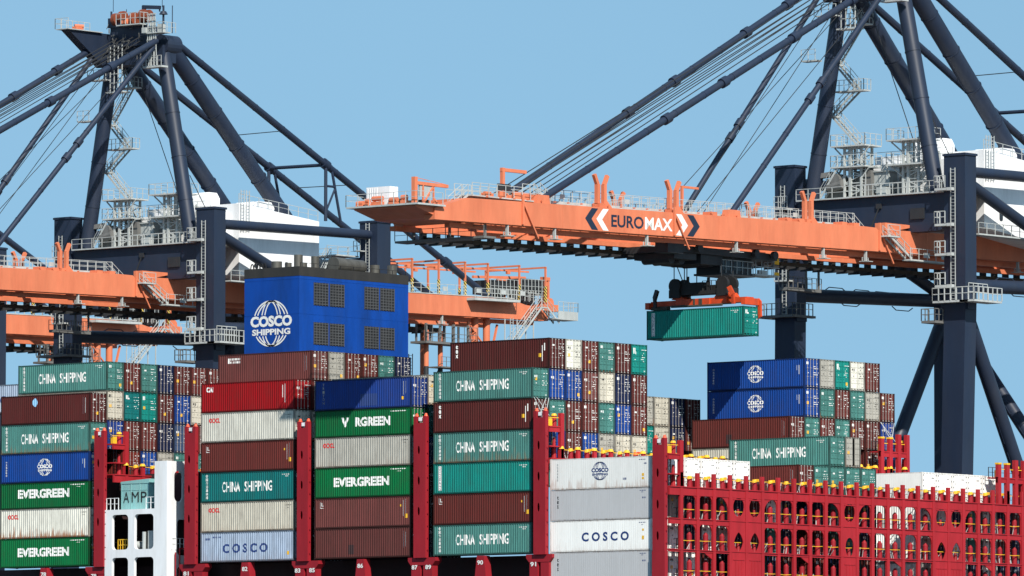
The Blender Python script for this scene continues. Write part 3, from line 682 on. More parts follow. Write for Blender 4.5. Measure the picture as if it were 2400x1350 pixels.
    if full:
        Lm = MB()
        for k in (0, 7, 13, 20):
            y = ys[k]+0.9; Lm.ladder((xf-1.0, y, -5), (xf-1.0, y, zd), 0.4, (0,1,0))
        Lm.build("ladder", M_DARK, br)
    # raised ends
    if raised:
        for far in (0, 1):
            zr = zd+(3.0 if not far else 2.6); rs = MB(); sg = 1
            y0, y1 = (0.2, 2.05) if not far else (53.4, 56.0)
            ya, yb = (2.05, 2.05) if not far else (53.1, 56.0)
            cols = [2.05] if not far else ([51.8, 53.2, 54.6, 56.0])
            for i, y in enumerate(cols): rs.box(xf-0.36, xf, y-0.25, y+0.25, zd, zr+(1.25 if i < 2 else 1.75))
            a, b_ = (0.2, 2.3) if not far else (51.55, 56.2)
            rs.box(xb, xf-0.02, a, b_, zr-0.12, zr); rs.box(xf-0.3, xf-0.08, a, b_, zr-0.55, zr-0.13)
            rs.box(xb, xf-0.02, a, b_, zd+1.05, zd+1.15) if not far else None
            rs.tube((xf-0.8, (1.75 if not far else 56.2), zr), (xf-0.8, (1.75 if not far else 56.2), zr+1.0), 0.25, n=10)
            rs.tube((xf-0.8, 1.75 if not far else 56.2, zd), (xf-0.8, 1.75 if not far else 56.2, zd+2.0), 0.25, 0.12, n=10)
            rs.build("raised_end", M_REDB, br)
            cc = MB(); cc.tube((xf-0.8, (1.75 if not far else 56.2), zr+1.0), (xf-0.8, (1.75 if not far else 56.2), zr+1.22), 0.3, 0.2, n=10)
            if far:
                for y in (51.8, 53.2): cc.box(xf-0.4, xf+0.03, y-0.28, y+0.28, zr+1.25, zr+1.42)
            cc.bar((xf-0.3, a, zr+0.8), (xf-0.3, b_, zr+0.8), 0.07); cc.box(xf-0.6, xf-0.3, a+0.15, a+0.7, zr+0.02, zr+0.7)
            cc.build("stanchion_cap", M_YEL, br)
            dd = MB(); dd.rail([(xf-1.2, a, zr), (xf-1.2, b_, zr)], 1.0, 0.7); dd.ladder((xf-1.0, a+1.2, zd), (xf-1.0, a+1.2, zr), 0.4, (0,1,0)); dd.build("handrail", M_DARK, br)
    return br
bridge(28.5, 0.0, True)
bridge(14.2, 3.0, False)
bridge(-41.6, 3.1, False)
for x0, x1, zt in ((-43.55, -42.25, ZT), (-31.45, -30.05, ZT), (-16.75, -15.35, ZT), (-1.95, -0.45, ZT), (12.85, 14.3, ZT), (27.15, 28.55, 10.55)):
    post(x0, x1, -0.6, -0.15, zt, -0.15, SHIP)
lr = MB()
for y0, y1 in ((0.1, 1.0), (2.3, 1.3), (0.5, 1.9), (1.9, 0.4)): lr.bar((12.32, y0, 14.65), (12.75, y1, 12.9), 0.05)
for y0, y1 in ((54.0, 55.2), (56.2, 54.8), (53.9, 56.0)): lr.bar((12.32, y0, 14.5), (13.0, y1, 12.2), 0.05)
build_each(lr, "lashing_rod", M_RAIL, SHIP)
b_ = MB(); b_.box(27.1, 28.6, -0.62, -0.15, -7, -0.16); b_.build("pillar_bracket", M_RED, SHIP)
bracket(-44.9, -42.0, 0, 0, SHIP, [('79', -43.75)]); bracket(-32.3, -28.9, 0, 0, SHIP, [('81', -31.4)])
bracket(-17.6, -14.2, 0, 0, SHIP, [('83', -16.85), ('85', -15.0)]); bracket(-2.85, 0.55, 0, 0, SHIP, [('87', -2.0), ('89', -0.3)])
bracket(11.75, 14.9, 0, 0, SHIP, [('91', 12.65)])
# white deckhouse frame at left
dk = MB(); z1 = 5.42
rings = [(-40.2, 3.2, rrect(1.1, 1.72, 0.42)), (-37.0, 3.2, rrect(1.28, 1.72, 0.42)), (-40.2, -1.3, rrect(1.1, 2.0, 0.42)), (-37.0, -1.3, rrect(1.3, 2.0, 0.42))]
dk.plate(-42.25, -38.7, -5, z1, [rings[0], rings[2]], -0.4, -0.05, 'y'); dk.plate(-38.7, -35.6, -5, z1, [rings[1], rings[3]], -0.4, -0.05, 'y')
dk.box(-42.25, -35.6, -0.045, 0.9, z1-0.2, z1-0.002)
dk.box(-35.6, -33.95, -0.4, -0.05, -5, 10.05); dk.box(-35.6, -35.4, -0.045, 1.5, z1, 10.05)
dk.plate(-0.045, 5.5, -5, z1, [(3.3, 2.6, rrect(2.2, 1.75, 0.4)), (3.3, -2.2, rrect(2.2, 1.9, 0.3))], -34.1, -33.95, 'x')
dk.plate(-0.045, 2.3, z1+0.002, 10.05, [(1.25, 7.6, rrect(0.6, 1.5, 0.5))], -34.1, -33.95, 'x'); dk.box(-35.4, -34.1, 0.0, 2.2, 9.9, 10.05)
dh = dk.build("deckhouse", M_DECK, SHIP)
i_ = MB(); i_.box(-44, -30.5, 5.6, 5.8, -6, 9.2); i_.box(-44.6, -44.4, 0.9, 16, -6, 9.0); i_.box(-44.4, -30.5, 9, 9.2, -6, 9.0); i_.box(-44, -34.2, -0.04, 5.6, 1.2, 1.4); i_.box(-44, -34.2, -0.04, 5.6, 5.0, 5.15); i_.box(-33.9, -30.6, 2.8, 5.5, 1.0, 1.2); i_.box(-32.5, -32.3, 2.0, 5.5, -6, 9); i_.build("inner_bulkhead", M_HULL, SHIP)  # near-black walls and decks; the shade of the interior is in their colour
q = MB(); q.rail([(-42.2, -0.2, z1), (-40.6, -0.2, z1)], 1.15, 0.5); q.rail([(-36.9, -0.2, z1), (-35.65, -0.2, z1)], 1.15, 0.5); q.rail([(-33.9, 0.3, 1.4), (-33.9, 2.6, 1.4)], 1.1, 0.6); q.build("railing", M_HOUSE, SHIP)
q = MB(); q.rail([(-41.2, 0.4, 1.4), (-39.6, 0.4, 1.4)], 1.1, 0.35, 0.08); q.build("railing", M_YEL, SHIP)
q = MB(); q.tube((-39.0, 0.5, 1.9), (-38.6, 1.4, 1.9), 0.42, n=14); q.box(-37.3, -36.6, 0.5, 1.2, 1.4, 3.3); q.tube((-37.6, 0.3, 1.4), (-37.6, 0.3, 3.2), 0.2, n=10); q.build("deck_gear", M_GREY, SHIP, smooth=True)
q = MB(); q.tube((-33.7, 0.6, -4), (-33.7, 0.6, 1.1), 0.07, n=8); q.tube((-33.7, 1.2, -4), (-33.7, 1.2, 1.5), 0.07, n=8); q.tube((-33.7, 1.2, 1.5), (-33.7, 2.6, 1.5), 0.07, n=8); q.build("pipe", M_RED, SHIP)
# AMP shore power box
am = MB(); ax0, ax1, ay0, ay1, az0, az1 = -41.3, -37.6, 0.95, 2.3, 5.45, 8.35
am.box(ax0, ax1, ay0, ay1, az0, az1-0.35); am.prism([(ax0-0.05, az1-0.34), (ax1+0.05, az1-0.34), (ax1+0.05, az1+0.1), (ax0-0.05, az1-0.12)], ay0-0.05, ay1+0.05, 'y')
for xx in (ax0, ax0+1.3, ax0+2.45, ax1-0.08): am.box(xx, xx+0.08, ay0-0.04, ay0-0.001, az0, az1-0.36)
am.box(ax0+0.1, ax1-0.1, ay0-0.03, ay0-0.002, az0+1.9, az0+1.97)
a_o = am.build("shore_power_box", M_AMP, loc=((ax0+ax1)/2, (ay0+ay1)/2, az0)); tag(a_o, "pale teal box lettered AMP standing on the white deckhouse", "power box")
me = side_mesh("lettering", [txt(c, x, x+(0.95 if c == 'M' else 0.78), az0+0.7, az0+1.75, 0.0) for c, x in (('A', ax0+0.3), ('M', ax0+1.42), ('P', ax0+2.65))], M_BLACK, False)
o = inst("lettering", me, a_o); o.location = Vector((0, ay0-0.035, 0))-a_o.location
# funnel
fx0, fx1, fy0, fy1, fzt = -42.3, -34.9, 20.0, 36.7, 30.35
f = MB(); f.box(fx0, fx1, fy0, fy1, 0, fzt-0.95); fo = f.build("funnel", M_FUN, SHIP)
f = MB(); f.box(fx0-0.02, fx1+0.02, fy0-0.02, fy1+0.02, fzt-0.94, fzt); f.build("funnel_top", M_FUNT, fo)
me = side_mesh("logo", globe(fx0+3.65, 24.75, 5.6), M_WHITE, False); o = inst("logo", me, fo); o.location = Vector((0, fy0-0.02, 0))-org(SHIP)
for yb in (22.15, 24.58, 29.88, 32.3):
    for z0, z1 in ((26.55, 28.85), (22.6, 24.85)):
        g = MB(); g.box(fx1+0.004, fx1+0.03, yb, yb+2.15, z0, z1); lo = g.build("louvre", M_DARK, fo)
        g = MB()
        for i in range(8): zz = z0+(i+0.5)*(z1-z0)/8; g.box(fx1+0.032, fx1+0.09, yb+0.02, yb+2.13, zz-0.035, zz+0.035)
        for j in range(6): yy = yb+j*2.15/5.0; g.box(fx1+0.031, fx1+0.1, yy-0.03 if j else yy, yy+0.03, z0, z1)
        g.build("louvre_grille", M_LOUV, fo)
e = MB()
for x, y, rr, hh in ((-38.6, 24, 0.45, 1.55), (-36.5, 24.2, 0.42, 1.3), (-41.0, 23.4, 0.55, 0.95), (-39.9, 24, 0.3, 0.8), (-37.0, 33.9, 0.5, 1.0), (-36.4, 35.9, 0.5, 1.05), (-40.6, 27, 0.4, 1.0)): e.tube((x, y, fzt), (x, y, fzt+hh), rr, n=20)
build_each(e, "exhaust_pipe", M_EXH, fo, smooth=True)
e = MB(); e.tube((-37.6, 28.2, fzt+0.75), (-37.6, 32.6, fzt+0.75), 0.8, 0.7, n=20); e.build("exhaust_duct", M_EXH, fo, smooth=True)
g = MB()
for z in (20.5, 25.6, 29.1): g.box(fx1+0.003, fx1+0.015, fy0+0.02, fy1-0.02, z, z+0.05); g.box(fx0+0.02, fx1-0.02, fy0-0.015, fy0-0.003, z+0.0, z+0.05)
for y in (23.0+4.0*k+0.05 for k in range(4)): g.box(fx1+0.003, fx1+0.012, y+4.2*0, y+0.05, 18, 29.38) if not (22 < y < 26.8 or 29.8 < y < 34.5) else None
for x in (-39.9, -37.4): g.box(x, x+0.05, fy0-0.012, fy0-0.003, 18, 29.38)
g.build("plate_seam", M_FUN, fo)
e = MB()
for i in range(5):
    cx = -41.8+i*0.42; 
    for t in range(8): e.bar((cx+0.2*math.cos(t*math.pi/8), 20.6, fzt+0.55*math.sin(t*math.pi/8)), (cx+0.2*math.cos((t+1)*math.pi/8), 20.6, fzt+0.55*math.sin((t+1)*math.pi/8)), 0.08)
e.rail([(fx1-0.1, fy0+0.3, fzt), (fx1-0.1, fy1-0.3, fzt)], 0.4, 2.0, 0.04, False); e.ladder((fx0+9.0-1.4, fy1+0.1, 18), (fx1+0.25, fy1+0.1, fzt-8), 0.5)
e.build("vent_loop", M_BLACK, fo)
# ------------------------------------------------------------------ setting
s = MB(); s.box(-6000, 6000, -3000, 61.8, -27, -26); wo = s.build("water", paint("harbour_water", (0.02, 0.035, 0.04), 0.45, 0.2, streak=False, spec=0.2)); tag(wo, kind='structure')
s = MB(); s.box(-6000, 6000, 62, 6000, -27, -21.2); wo = s.build("quay", paint("quay_concrete", (0.1, 0.1, 0.098), 0.85, 0.4, (0.12, 0.12, 0.11), 0.05, streak=False)); tag(wo, kind='structure')
# ------------------------------------------------------------------ gantry crane
def zb(y): return 31.05+0.0157*(y+8)
QZ = -21.2
CR = empty("gantry_crane", (2.6, 80, QZ))
XL0, XL1, XR0, XR1 = -9.55, -7.0, 12.05, 14.69
def leg(x0, x1, y0, y1, zt, lean, parent):
    m = MB(); zs = [QZ, 12, 27, zt]; off = [lean*(27-z) if z < 27 else 0 for z in zs]
    for i in range(3):
        v = []
        for z, o_ in ((zs[i], off[i]), (zs[i+1], off[i+1])): v += [(x0-o_, y0, z), (x1-o_, y0, z), (x1-o_, y1, z), (x0-o_, y1, z)]
        m.add(v, [(0,1,5,4),(1,2,6,5),(2,3,7,6),(3,0,4,7)])
    m.box(x0, x1, y0, y1, zt-0.02, zt); m.box(x0+0.3-lean*48, x1-0.3-lean*48, y0-0.5, y1+0.5, QZ, QZ+1.2)
    m.box(x0-0.12, x1+0.12, y0-0.1, y1+0.1, zt-0.25, zt-0.03)
    return m.build("leg", M_NAVY, parent)
leg(XL0, XL1, 65, 66.9, 42.1, 0.01, CR); leg(XR0, XR1, 65, 66.9, 42.1, 0.03, CR)
leg(XL0, XL1, 92.3, 94.6, 42.3, 0.0, CR); leg(XR0, XR1, 92.3, 94.6, 42.3, 0.0, CR)
m = MB(); m.prism([(XL1, 38.2), (XR0, 38.2), (XR0, 34.6), (XR0-1.2, 34.4), (XL1+3.0, 34.4), (XL1, 33.2)], 65.3, 66.7, 'y'); m.build("portal_beam", M_NAVY, CR)
m = MB(); m.prism([(XL1, 38.2), (XR0, 38.2), (XR0, 34.6), (XL1, 34.6)], 92.6, 94.2, 'y'); m.build("portal_beam", M_NAVY, CR)
for xc in (-8.3, 13.4):
    m = MB(); m.tube((xc, 66.5, 40.35), (xc, 92.6, 40.7), 0.55, n=16)
    m.build("tie_beam", M_NAVY, CR, smooth=True)
    m = MB()
    for ya, yb2, zz in ((78.5, 81, 41.0), (83, 85.5, 41.05)):
        m.bar((xc-0.2, ya, zz), (xc-0.2, yb2, zz), 0.07); m.bar((xc-0.2, ya, zz), (xc-0.2, ya-0.9, 40.8), 0.07); m.bar((xc-0.2, yb2, zz), (xc-0.2, yb2+0.9, 40.8), 0.07)
    m.build("grab_rail", M_NAVY, CR)
    m = MB(); m.tube((xc, 66.5, 39.5), (xc, 92.6, 29.9), 0.6, n=16); m.prism([(66.9, 40.6), (68.4, 40.3), (68.2, 38.6), (66.9, 38.0)], xc-0.05, xc+0.05, 'x'); m.build("diagonal_brace", M_NAVY, CR, smooth=True)
    m = MB(); m.tube((xc, 66.5, 28.8), (xc, 92.6, 29.6), 0.7, n=16); m.build("tie_beam", M_NAVY, CR, smooth=True)
    m = MB()
    for ya, zo in ((72.5, 0.85), (77, 0.85), (80.5, 0.85), (75, -0.9), (84, -0.9)): m.bar((xc, ya, 29.1+zo), (xc, ya+2.2, 29.1+zo), 0.09); m.bar((xc, ya, 29.1+zo), (xc, ya-0.7, 29.1+zo*0.6), 0.08); m.bar((xc, ya+2.2, 29.1+zo), (xc, ya+2.9, 29.1+zo*0.6), 0.08)
    m.build("grab_rail", M_NAVY, CR)
def brace(a, b, rad):
    m = MB(); m.tube(a, b, rad, n=16); o = m.build("diagonal_brace", M_NAVY, CR, smooth=True)
    m = MB(); a, b = Vector(a), Vector(b)
    for t in (0.25, 0.33, 0.42, 0.5):
        for sg in (-1, 1):
            p = a.lerp(b, t); q2 = a.lerp(b, t+0.06); off = Vector((0, sg*0.9, 0)); m.bar(p+off, q2+off, 0.08); m.bar(p+off, p+off*0.5, 0.07); m.bar(q2+off, q2+off*0.5, 0.07)
    m.build("grab_rail", M_NAVY, CR)
brace((13.4, 66.5, 26.6), (12.6, 92.5, -17), 0.75); brace((-8.3, 92.8, 28.5), (-8.9, 66.5, -15.5), 0.75); brace((-8.3, 93.5, 28.2), (13.3, 93.5, 0.5), 0.7)
m = MB(); m.box(XR0-0.6, XR1+0.2, 65.2, 66.6, 26.3, 27.05); m.box(XL0, XL1+0.2, 65.1, 66.8, 26.0, 26.6); m.build("leg_flange", M_NAVY, CR)
# boom and girder
def girder(x0, x1, name="boom_girder"):
    m = MB(); m.prism([(-8.7, zb(-8.7)), (-8.7, 32.1), (-4.0, 33.35), (57.5, zb(57.5)+2.45), (59.6, zb(59)+2.4), (62.5, zb(62)+0.02)], x0, x1, 'x'); return m.build(name, M_ORG, CR)
girder(6.3, 7.6)
m = MB(); m.prism([(-3.0, zb(-3)), (-3.0, 32.3), (0.5, 33.4), (57.5, zb(57.5)+2.45), (59.6, zb(59)+2.4), (62.5, zb(62)+0.02)], -2.4, -1.2, 'x'); m.build("boom_girder", M_ORG, CR)
def rear(x0, x1):
    m = MB(); pts = [(62.5, zb(62.5)+0.05), (62.5, zb(62.5)+2.3), (121, zb(121)+2.3), (125, zb(125)+2.1), (127, zb(127)+1.7)]
    pts += [(129.0, zb(130)+1.6), (130.3, zb(130)+1.2), (131, zb(130)+0.3), (131, zb(130))]
    m.prism(pts, x0, x1, 'x'); return m.build("rear_girder", M_ORG, CR)
rear(6.3, 7.6); rear(-2.4, -1.2)
m = MB()
for y in (-3, 6, 15, 50, 58): m.box(-1.19, 6.29, y-0.4, y+0.4, zb(y)+1.5, zb(y)+2.3)
for y in (70, 80, 90, 100, 110, 122, 129.5): m.box(-1.19, 6.29, y-0.5, y+0.5, zb(y)+0.9, zb(y)+1.7)
build_each(m, "cross_beam", M_ORG, CR)
m = MB()
for x in (5.95, -0.85): m.prism([(-5, zb(-5)-0.05), (-5, zb(-5)-0.5), (130, zb(130)-0.5), (130, zb(130)-0.05)], x-0.32, x+0.32, 'x')
build_each(m, "trolley_rail_beam", M_ORG, CR)
m = MB()
for y in list(range(-2, 58, 6))+list(range(68, 128, 6)):
    m.box(7.601, 7.612, y, y+0.05, zb(y)+0.03, zb(y)+2.25); m.box(-1.199, -1.185, y, y+0.05, zb(y)+0.03, zb(y)+2.25)
for y in range(-1, 57, 2): m.box(7.3, 7.56, y, y+0.12, zb(y)+2.45, zb(y)+2.56)
m.build("weld_seam", M_ORG, CR)
# face fittings, brackets and hanging rail
m = MB(); y = 0.5
while y < 122:
    z = zb(y); m.box(-2.25, -1.75, y, y+0.55, z-1.2, z-0.01); m.prism([(y-0.25, z-1.2), (y+1.15, z-1.2), (y+1.15, z-1.33), (y-0.25, z-1.55)], -2.6, -1.2, 'x'); y += 2.0
m.build("hanger_bracket", M_DARK, CR)
m = MB(); m.prism([(0.8, zb(0)-1.22), (0.8, zb(0)-0.8), (122, zb(122)-0.8), (122, zb(122)-1.22)], -1.72, -1.3, 'x'); m.build("festoon_rail", M_OLIVE, CR)
for y in (2, 9, 23, 37, 51, 58, 72, 84, 100, 112):
    m = MB(); z = zb(y); m.box(7.2, 7.5, y, y+0.16, z-1.0, z-0.01); m.rail([(7.0, y, z-1.0), (7.0, y+1.0, z-1.0)], 0.35, 1.0); m.box(6.6, 7.6, y, y+1.0, z-1.06, z-1.0)
    m.build("service_step", M_RAIL, CR)
m = MB()
for y in (4, 26.95, 60): m.bar((7.72, y, zb(y)+2.9), (7.72, y, zb(y)+0.1), 0.2); m.bar((7.75, y, zb(y)+2.2), (7.75, y+2.2, zb(y)-1.1), 0.16)
m.build("boom_strut", M_ORG, CR)
# chevrons and name on the boom
def facep(pts): return [(7.6+0.012, a, b) for a, b in pts]
def chev(y0, wd, sg, mat):
    z0, z1 = zb(y0)+0.12, zb(y0)+2.2; zm = (z0+z1)/2; t = 1.0*sg; mm = MB()
    a = [(y0+t, z1), (y0+t+wd*sg, z1), (y0+wd*sg, zm), (y0+t+wd*sg, z0), (y0+t, z0), (y0, zm)]
    mm.prism(a, 7.606, 7.62, 'x'); mm.build("chevron", mat, CR)
chev(13.4, 0.95, 1, M_NAVY); chev(15.1, 0.85, 1, M_WHITE); chev(29.15, 0.85, -1, M_WHITE); chev(31.0, 0.95, -1, M_NAVY)
for s_, ya, yb2, mt in (("EURO", 17.35, 22.3, M_NAVY), ("MAX", 22.5, 26.75, M_WHITE)):
    vs, fs = text_verts(s_, 0.025); zc = zb(22)
    uv = fit(vs, ya, yb2, zc+0.5, zc+1.7); mm = MB(); mm.add([(7.612, a, b+0.0157*(a-22)) for a, b in uv], fs); mm.build("lettering", mt, CR)
m = MB(); m.box(-3.5, 7.6, -1.6, 0.2, 29.75, 29.95); m.rail([(-3.5, -1.6, 29.95), (7.6, -1.6, 29.95)], 1.0, 1.5)
for x in (-2.0, 2.5, 6.9): m.bar((x, -0.6, 29.9), (x, -0.6, 31.1), 0.2)
m.build("cross_walkway", M_GRATE, CR)
# boom tip platform
m = MB(); m.prism([(-11.2, 32.25), (-11.2, 32.1), (-8.0, 31.3), (-3.0, zb(-3)), (-3.0, 32.25)], -0.2, 7.4, 'x'); m.build("boom_tip_box", M_ORG, CR)
m = MB(); m.box(-0.9, 8.0, -11.6, -7.6, 32.26, 32.42); m.box(-2.2, 0.5, -7.59, -3.0, 32.26, 32.42); m.build("walkway", M_RAIL, CR)
m = MB(); m.rail([(-0.9, -7.7, 32.42), (-0.9, -11.6, 32.42), (8, -11.6, 32.42), (8, -8, 32.42)]); m.rail([(-2.2, -3.0, 32.42), (-2.2, -7.5, 32.42)]); m.build("railing", M_RAIL, CR)
m = MB(); m.box(-0.1, 2.8, -9.6, -8.4, 32.43, 34.35)
for i in range(5): m.box(0.0+i*0.28, 0.14+i*0.28, -9.64, -9.601, 32.5, 34.25)
m.build("control_cabin", M_HOUSE, CR)
m = MB()
for x0, x1, y0, h_ in ((-0.4, 0.4, -10.8, 0.35), (1.2, 2.4, -10.4, 0.75), (3.0, 3.9, -10.0, 0.6), (4.8, 5.4, -10.4, 0.7), (0.9, 1.3, -11.0, 0.5)):
    m.box(x0, x1, y0, y0+0.5, 32.43, 32.43+h_*0.6); m.tube((x0, y0+0.25, 32.43+h_), (x1, y0+0.25, 32.43+h_), 0.24, n=12); m.box(x0+0.1, x0+0.25, y0+0.1, y0+0.4, 32.43, 32.43+h_); m.box(x1-0.25, x1-0.1, y0+0.1, y0+0.4, 32.43, 32.43+h_)
build_each(m, "winch", M_ORG, CR)
m = MB()
for x0, x1, y0, h_ in ((2.9, 3.6, -9.9, 0.6), (3.0, 4.4, -9.4, 0.7), (4.0, 6.6, -9.0, 0.5)): m.box(x0, x1, y0, y0+0.6, 32.43, 32.43+h_)
m.build("winch_bed", M_OLIVE, CR)
m = MB(); m.bar((7.0, -10.9, 32.4), (7.0, -10.9, 34.9), 0.42); m.bar((7.0, -10.7, 34.35), (7.0, -6.2, 34.3), 0.3); m.bar((7.0, -10.7, 34.85), (7.0, -6.3, 34.45), 0.05)
m.bar((7.1, -9.8, 32.4), (7.1, -9.8, 34.2), 0.14); m.bar((7.1, -8.3, 32.4), (7.1, -8.3, 34.2), 0.14); m.bar((7.1, -9.8, 32.4), (7.1, -8.3, 34.2), 0.14); m.bar((7.1, -8.2, 33), (7.1, -7.0, 32.0), 0.14); m.build("jib_crane", M_ORG, CR)
m = MB(); m.box(6.9, 7.05, -10.2, -8.5, 33.1, 34.2); m.build("service_panel", M_GREY, CR)
m = MB(); m.bar((5.0, 4.2, 33.4), (5.0, 4.2, 36.9), 0.34); m.bar((5.0, 4.0, 36.7), (5.0, 7.6, 36.7), 0.32); m.box(4.8, 5.2, 3.9, 4.5, 34.8, 35.1); m.build("jib_crane", M_ORG, CR)
m = MB(); m.bar((5.0, 31.5, 34.5), (5.0, 31.5, 37.0), 0.24); m.bar((5.0, 31.4, 36.9), (5.0, 34.0, 36.9), 0.22); m.build("jib_crane", M_ORG, CR)
# boom walkways
def walk(x0, x1, ya, yb2, parent=CR):
    W_ = MB(); za, z2 = zb(ya)+2.75, zb(yb2)+2.75
    W_.prism([(ya, za-0.28), (ya, za), (yb2, z2), (yb2, z2-0.28)], x0, x1, 'x'); y = ya
    while y < yb2: W_.box(x1-0.25, x1-0.1, y, y+0.15, zb(y)+2.3, zb(y)+2.5); W_.box(x0, x1, y+0.01, y+0.14, zb(y)+2.05, zb(y)+2.5); y += 1.5
    W_.build("walkway", M_RAIL, parent)
    R_ = MB()
    for x in (x0, x1): R_.rail([(x, ya, za), (x, yb2, z2)], 1.1, 1.3, 0.05)
    y = ya+2
    while y < yb2-2: R_.box(x1+0.03, x1+0.06, y, y+0.7, zb(y)+3.0, zb(y)+3.45); y += random.uniform(6, 11)
    R_.build("railing", M_RAIL, parent)
walk(4.7, 6.0, 9.5, 58.0); walk(-1.1, 0.1, 3, 58)
for a, b in (((6.1, -4.6, 32.5), (6.1, -2.6, 33.8)), ((5.4, 58.0, 35.0), (5.4, 60.4, 33.4)), ((8.05, 60.6, 33.8), (8.05, 64.4, 31.6)), ((6.6, 8.9, 33.5), (6.6, 7.4, 34.6))):
    m = MB(); m.stair(a, b, 0.8, (1,0,0)); m.build("stair", M_RAIL, CR)
m = MB(); m.box(4.8, 7.0, -2.6, 7.2, 33.68, 33.8); m.rail([(7.0, -2.6, 33.8), (7.0, 7.2, 33.8)], 1.15, 1.2); m.rail([(4.8, -2.6, 33.8), (4.8, 7.2, 33.8)], 1.15, 1.2); m.rail([(4.8, 7.4, 34.6), (4.8, 9.6, 34.6)], 1.0, 1.0); m.box(4.8, 7.0, 7.2, 9.0, 34.5, 34.6); m.build("boom_platform", M_RAIL, CR)
rs = random.Random(3); m = MB()
for i in range(14): y = rs.uniform(-2, 8); x = rs.uniform(4.9, 6.6); l_ = rs.uniform(0.4, 1.6); m.box(x, x+0.3, y, y+l_, 33.81, 33.85+rs.uniform(0.15, 0.7))
m.build("deck_fitting", M_ORG, CR)
m = MB(); m.box(6.0, 6.3, 2.2, 2.9, 34.6, 35.2); m.box(6.0, 6.3, 3.2, 3.9, 34.6, 35.2); build_each(m, "flood_lamp", M_DARK, CR)
m = MB(); m.box(7.65, 8.6, 60.2, 62.2, 33.6, 33.75); m.rail([(8.6, 60.2, 33.75), (8.6, 62.2, 33.75)]); m.box(7.65, 8.7, 63.8, 71, 31.4, 31.55); m.rail([(8.7, 63.8, 31.55), (8.7, 71, 31.55)], 1.1, 1.4); m.box(8.73, 8.76, 66, 67, 31.8, 32.3); m.box(8.73, 8.76, 69, 70, 31.8, 32.3); m.build("hinge_walkway", M_RAIL, CR)
m = MB(); m.prism([(61.2, zb(61)+2.2), (61.2, zb(61)+3.0), (65.6, zb(61)+3.0), (65.8, zb(61)+2.8), (63.6, zb(61)+2.4), (63.4, zb(61)+1.0), (66.5, zb(61)+1.2), (67.6, zb(61)), (61.5, zb(61))], 6.2, 7.5, 'x'); m.build("hinge_bracket", M_ORG, CR)
# boom latch forks
def fork(x, y, s=1.0):
    z = zb(y)+2.3; m = MB(); m.box(x-0.45, x+0.45, y-0.7, y+0.7, z, z+0.45)
    for sg in (-1, 1): m.bar((x, y+sg*0.5, z+0.4), (x, y+sg*0.5, z+2.3*s), 0.4); m.bar((x, y+sg*0.5, z+2.25*s), (x, y+sg*1.0, z+3.2*s), 0.34)
    m.bar((x, y+0.65, z+0.7), (x, y+1.5, z), 0.3); m.build("latch_fork", M_ORG, CR)
for y in (16.6, 27.7, 49.2): fork(6.9, y)
for y in (29.8, 51.3): fork(-1.8, y, 0.85)
m = MB()
for x, y in ((6.9, 36.8), (-1.8, 40.4), (6.9, 7.4), (-1.8, 11.5)): m.prism([(y-1.0, zb(y)+2.2), (y-0.7, zb(y)+3.1), (y+0.9, zb(y)+3.1), (y+1.1, zb(y)+2.2)], x-0.45, x+0.45, 'x')
for y in (33, 45, 47, 54, 56): m.box(6.4, 7.5, y, y+0.9, zb(y)+2.35, zb(y)+2.75)
build_each(m, "stay_anchor", M_ORG, CR)
# A-frame
def pole(name, a, b, r0, r1=None, nodes=(), mat=M_NAVY):
    m = MB(); a, b = Vector(a), Vector(b); m.tube(a, b, r0, r1, n=16)
    for k in range(1, int((b-a).length/5)): p = a.lerp(b, k*5/(b-a).length); dr = (b-a).normalized(); m.tube(p-dr*0.05, p+dr*0.05, max(r0, r1 or r0)*1.035+0.012, n=16)
    for t in nodes: p = a.lerp(b, t); dr = (b-a).normalized(); m.tube(p-dr*0.45, p+dr*0.45, r0*1.45, n=12)
    return m.build(name, mat, CR, smooth=True)
pole("frame_leg", (-5.6, 66.1, 38.2), (-1.5, 66.1, 60.4), 0.82, 0.8); pole("frame_leg", (10.4, 66.1, 38.2), (5.85, 66.1, 60.4), 0.82, 0.8)
pole("rear_frame_leg", (5.9, 67.2, 60.5), (6.3, 92.6, 36.6), 0.95, 0.85); pole("rear_frame_leg", (-1.4, 67.2, 60.2), (-1.8, 92.8, 36.6), 0.95, 0.85)
pole("backstay", (6.6, 67.0, 61.1), (6.9, 121, 35.5), 0.4, nodes=(0.47, 0.86)); pole("backstay", (-2.0, 67.5, 60.8), (-1.8, 121, 36.0), 0.4, nodes=(0.47, 0.86))
NOD = (0.3, 0.36, 0.66, 0.72)
pole("forestay", (6.5, 64.4, 60.9), (6.9, 7.6, 34.0), 0.36, nodes=(0.13, 0.3, 0.5, 0.66)); pole("forestay", (-1.8, 64.0, 61.0), (-1.8, 11.6, 34.6), 0.36, nodes=(0.13, 0.26, 0.48, 0.62))
pole("forestay", (6.4, 64.0, 60.2), (6.9, 36.9, 34.6), 0.3, nodes=(0.45, 0.52)); pole("forestay", (-1.8, 63.6, 60.2), (-1.8, 40.4, 35.4), 0.3, nodes=(0.62, 0.68))
m = MB()
for y, x, zt in ((92.3, 6.9, 49.0), (92.3, -1.8, 49.2)): m.tube((x, y, 42.6), (x, y, zt), 0.2, n=10); m.tube((x, y+0.9, 49.0), (x, y+2.6, 42.6), 0.16, n=8); m.tube((x, y, 46.6), (x, y+1.5, 46.6), 0.14, n=8); m.tube((x, y, 43.6), (x, y+1.6, 46.4), 0.12, n=8)
m.tube((-1.8, 92.3, 49.1), (6.9, 92.3, 49.0), 0.2, n=10); m.build("stay_support_frame", M_NAVY, CR, smooth=True)
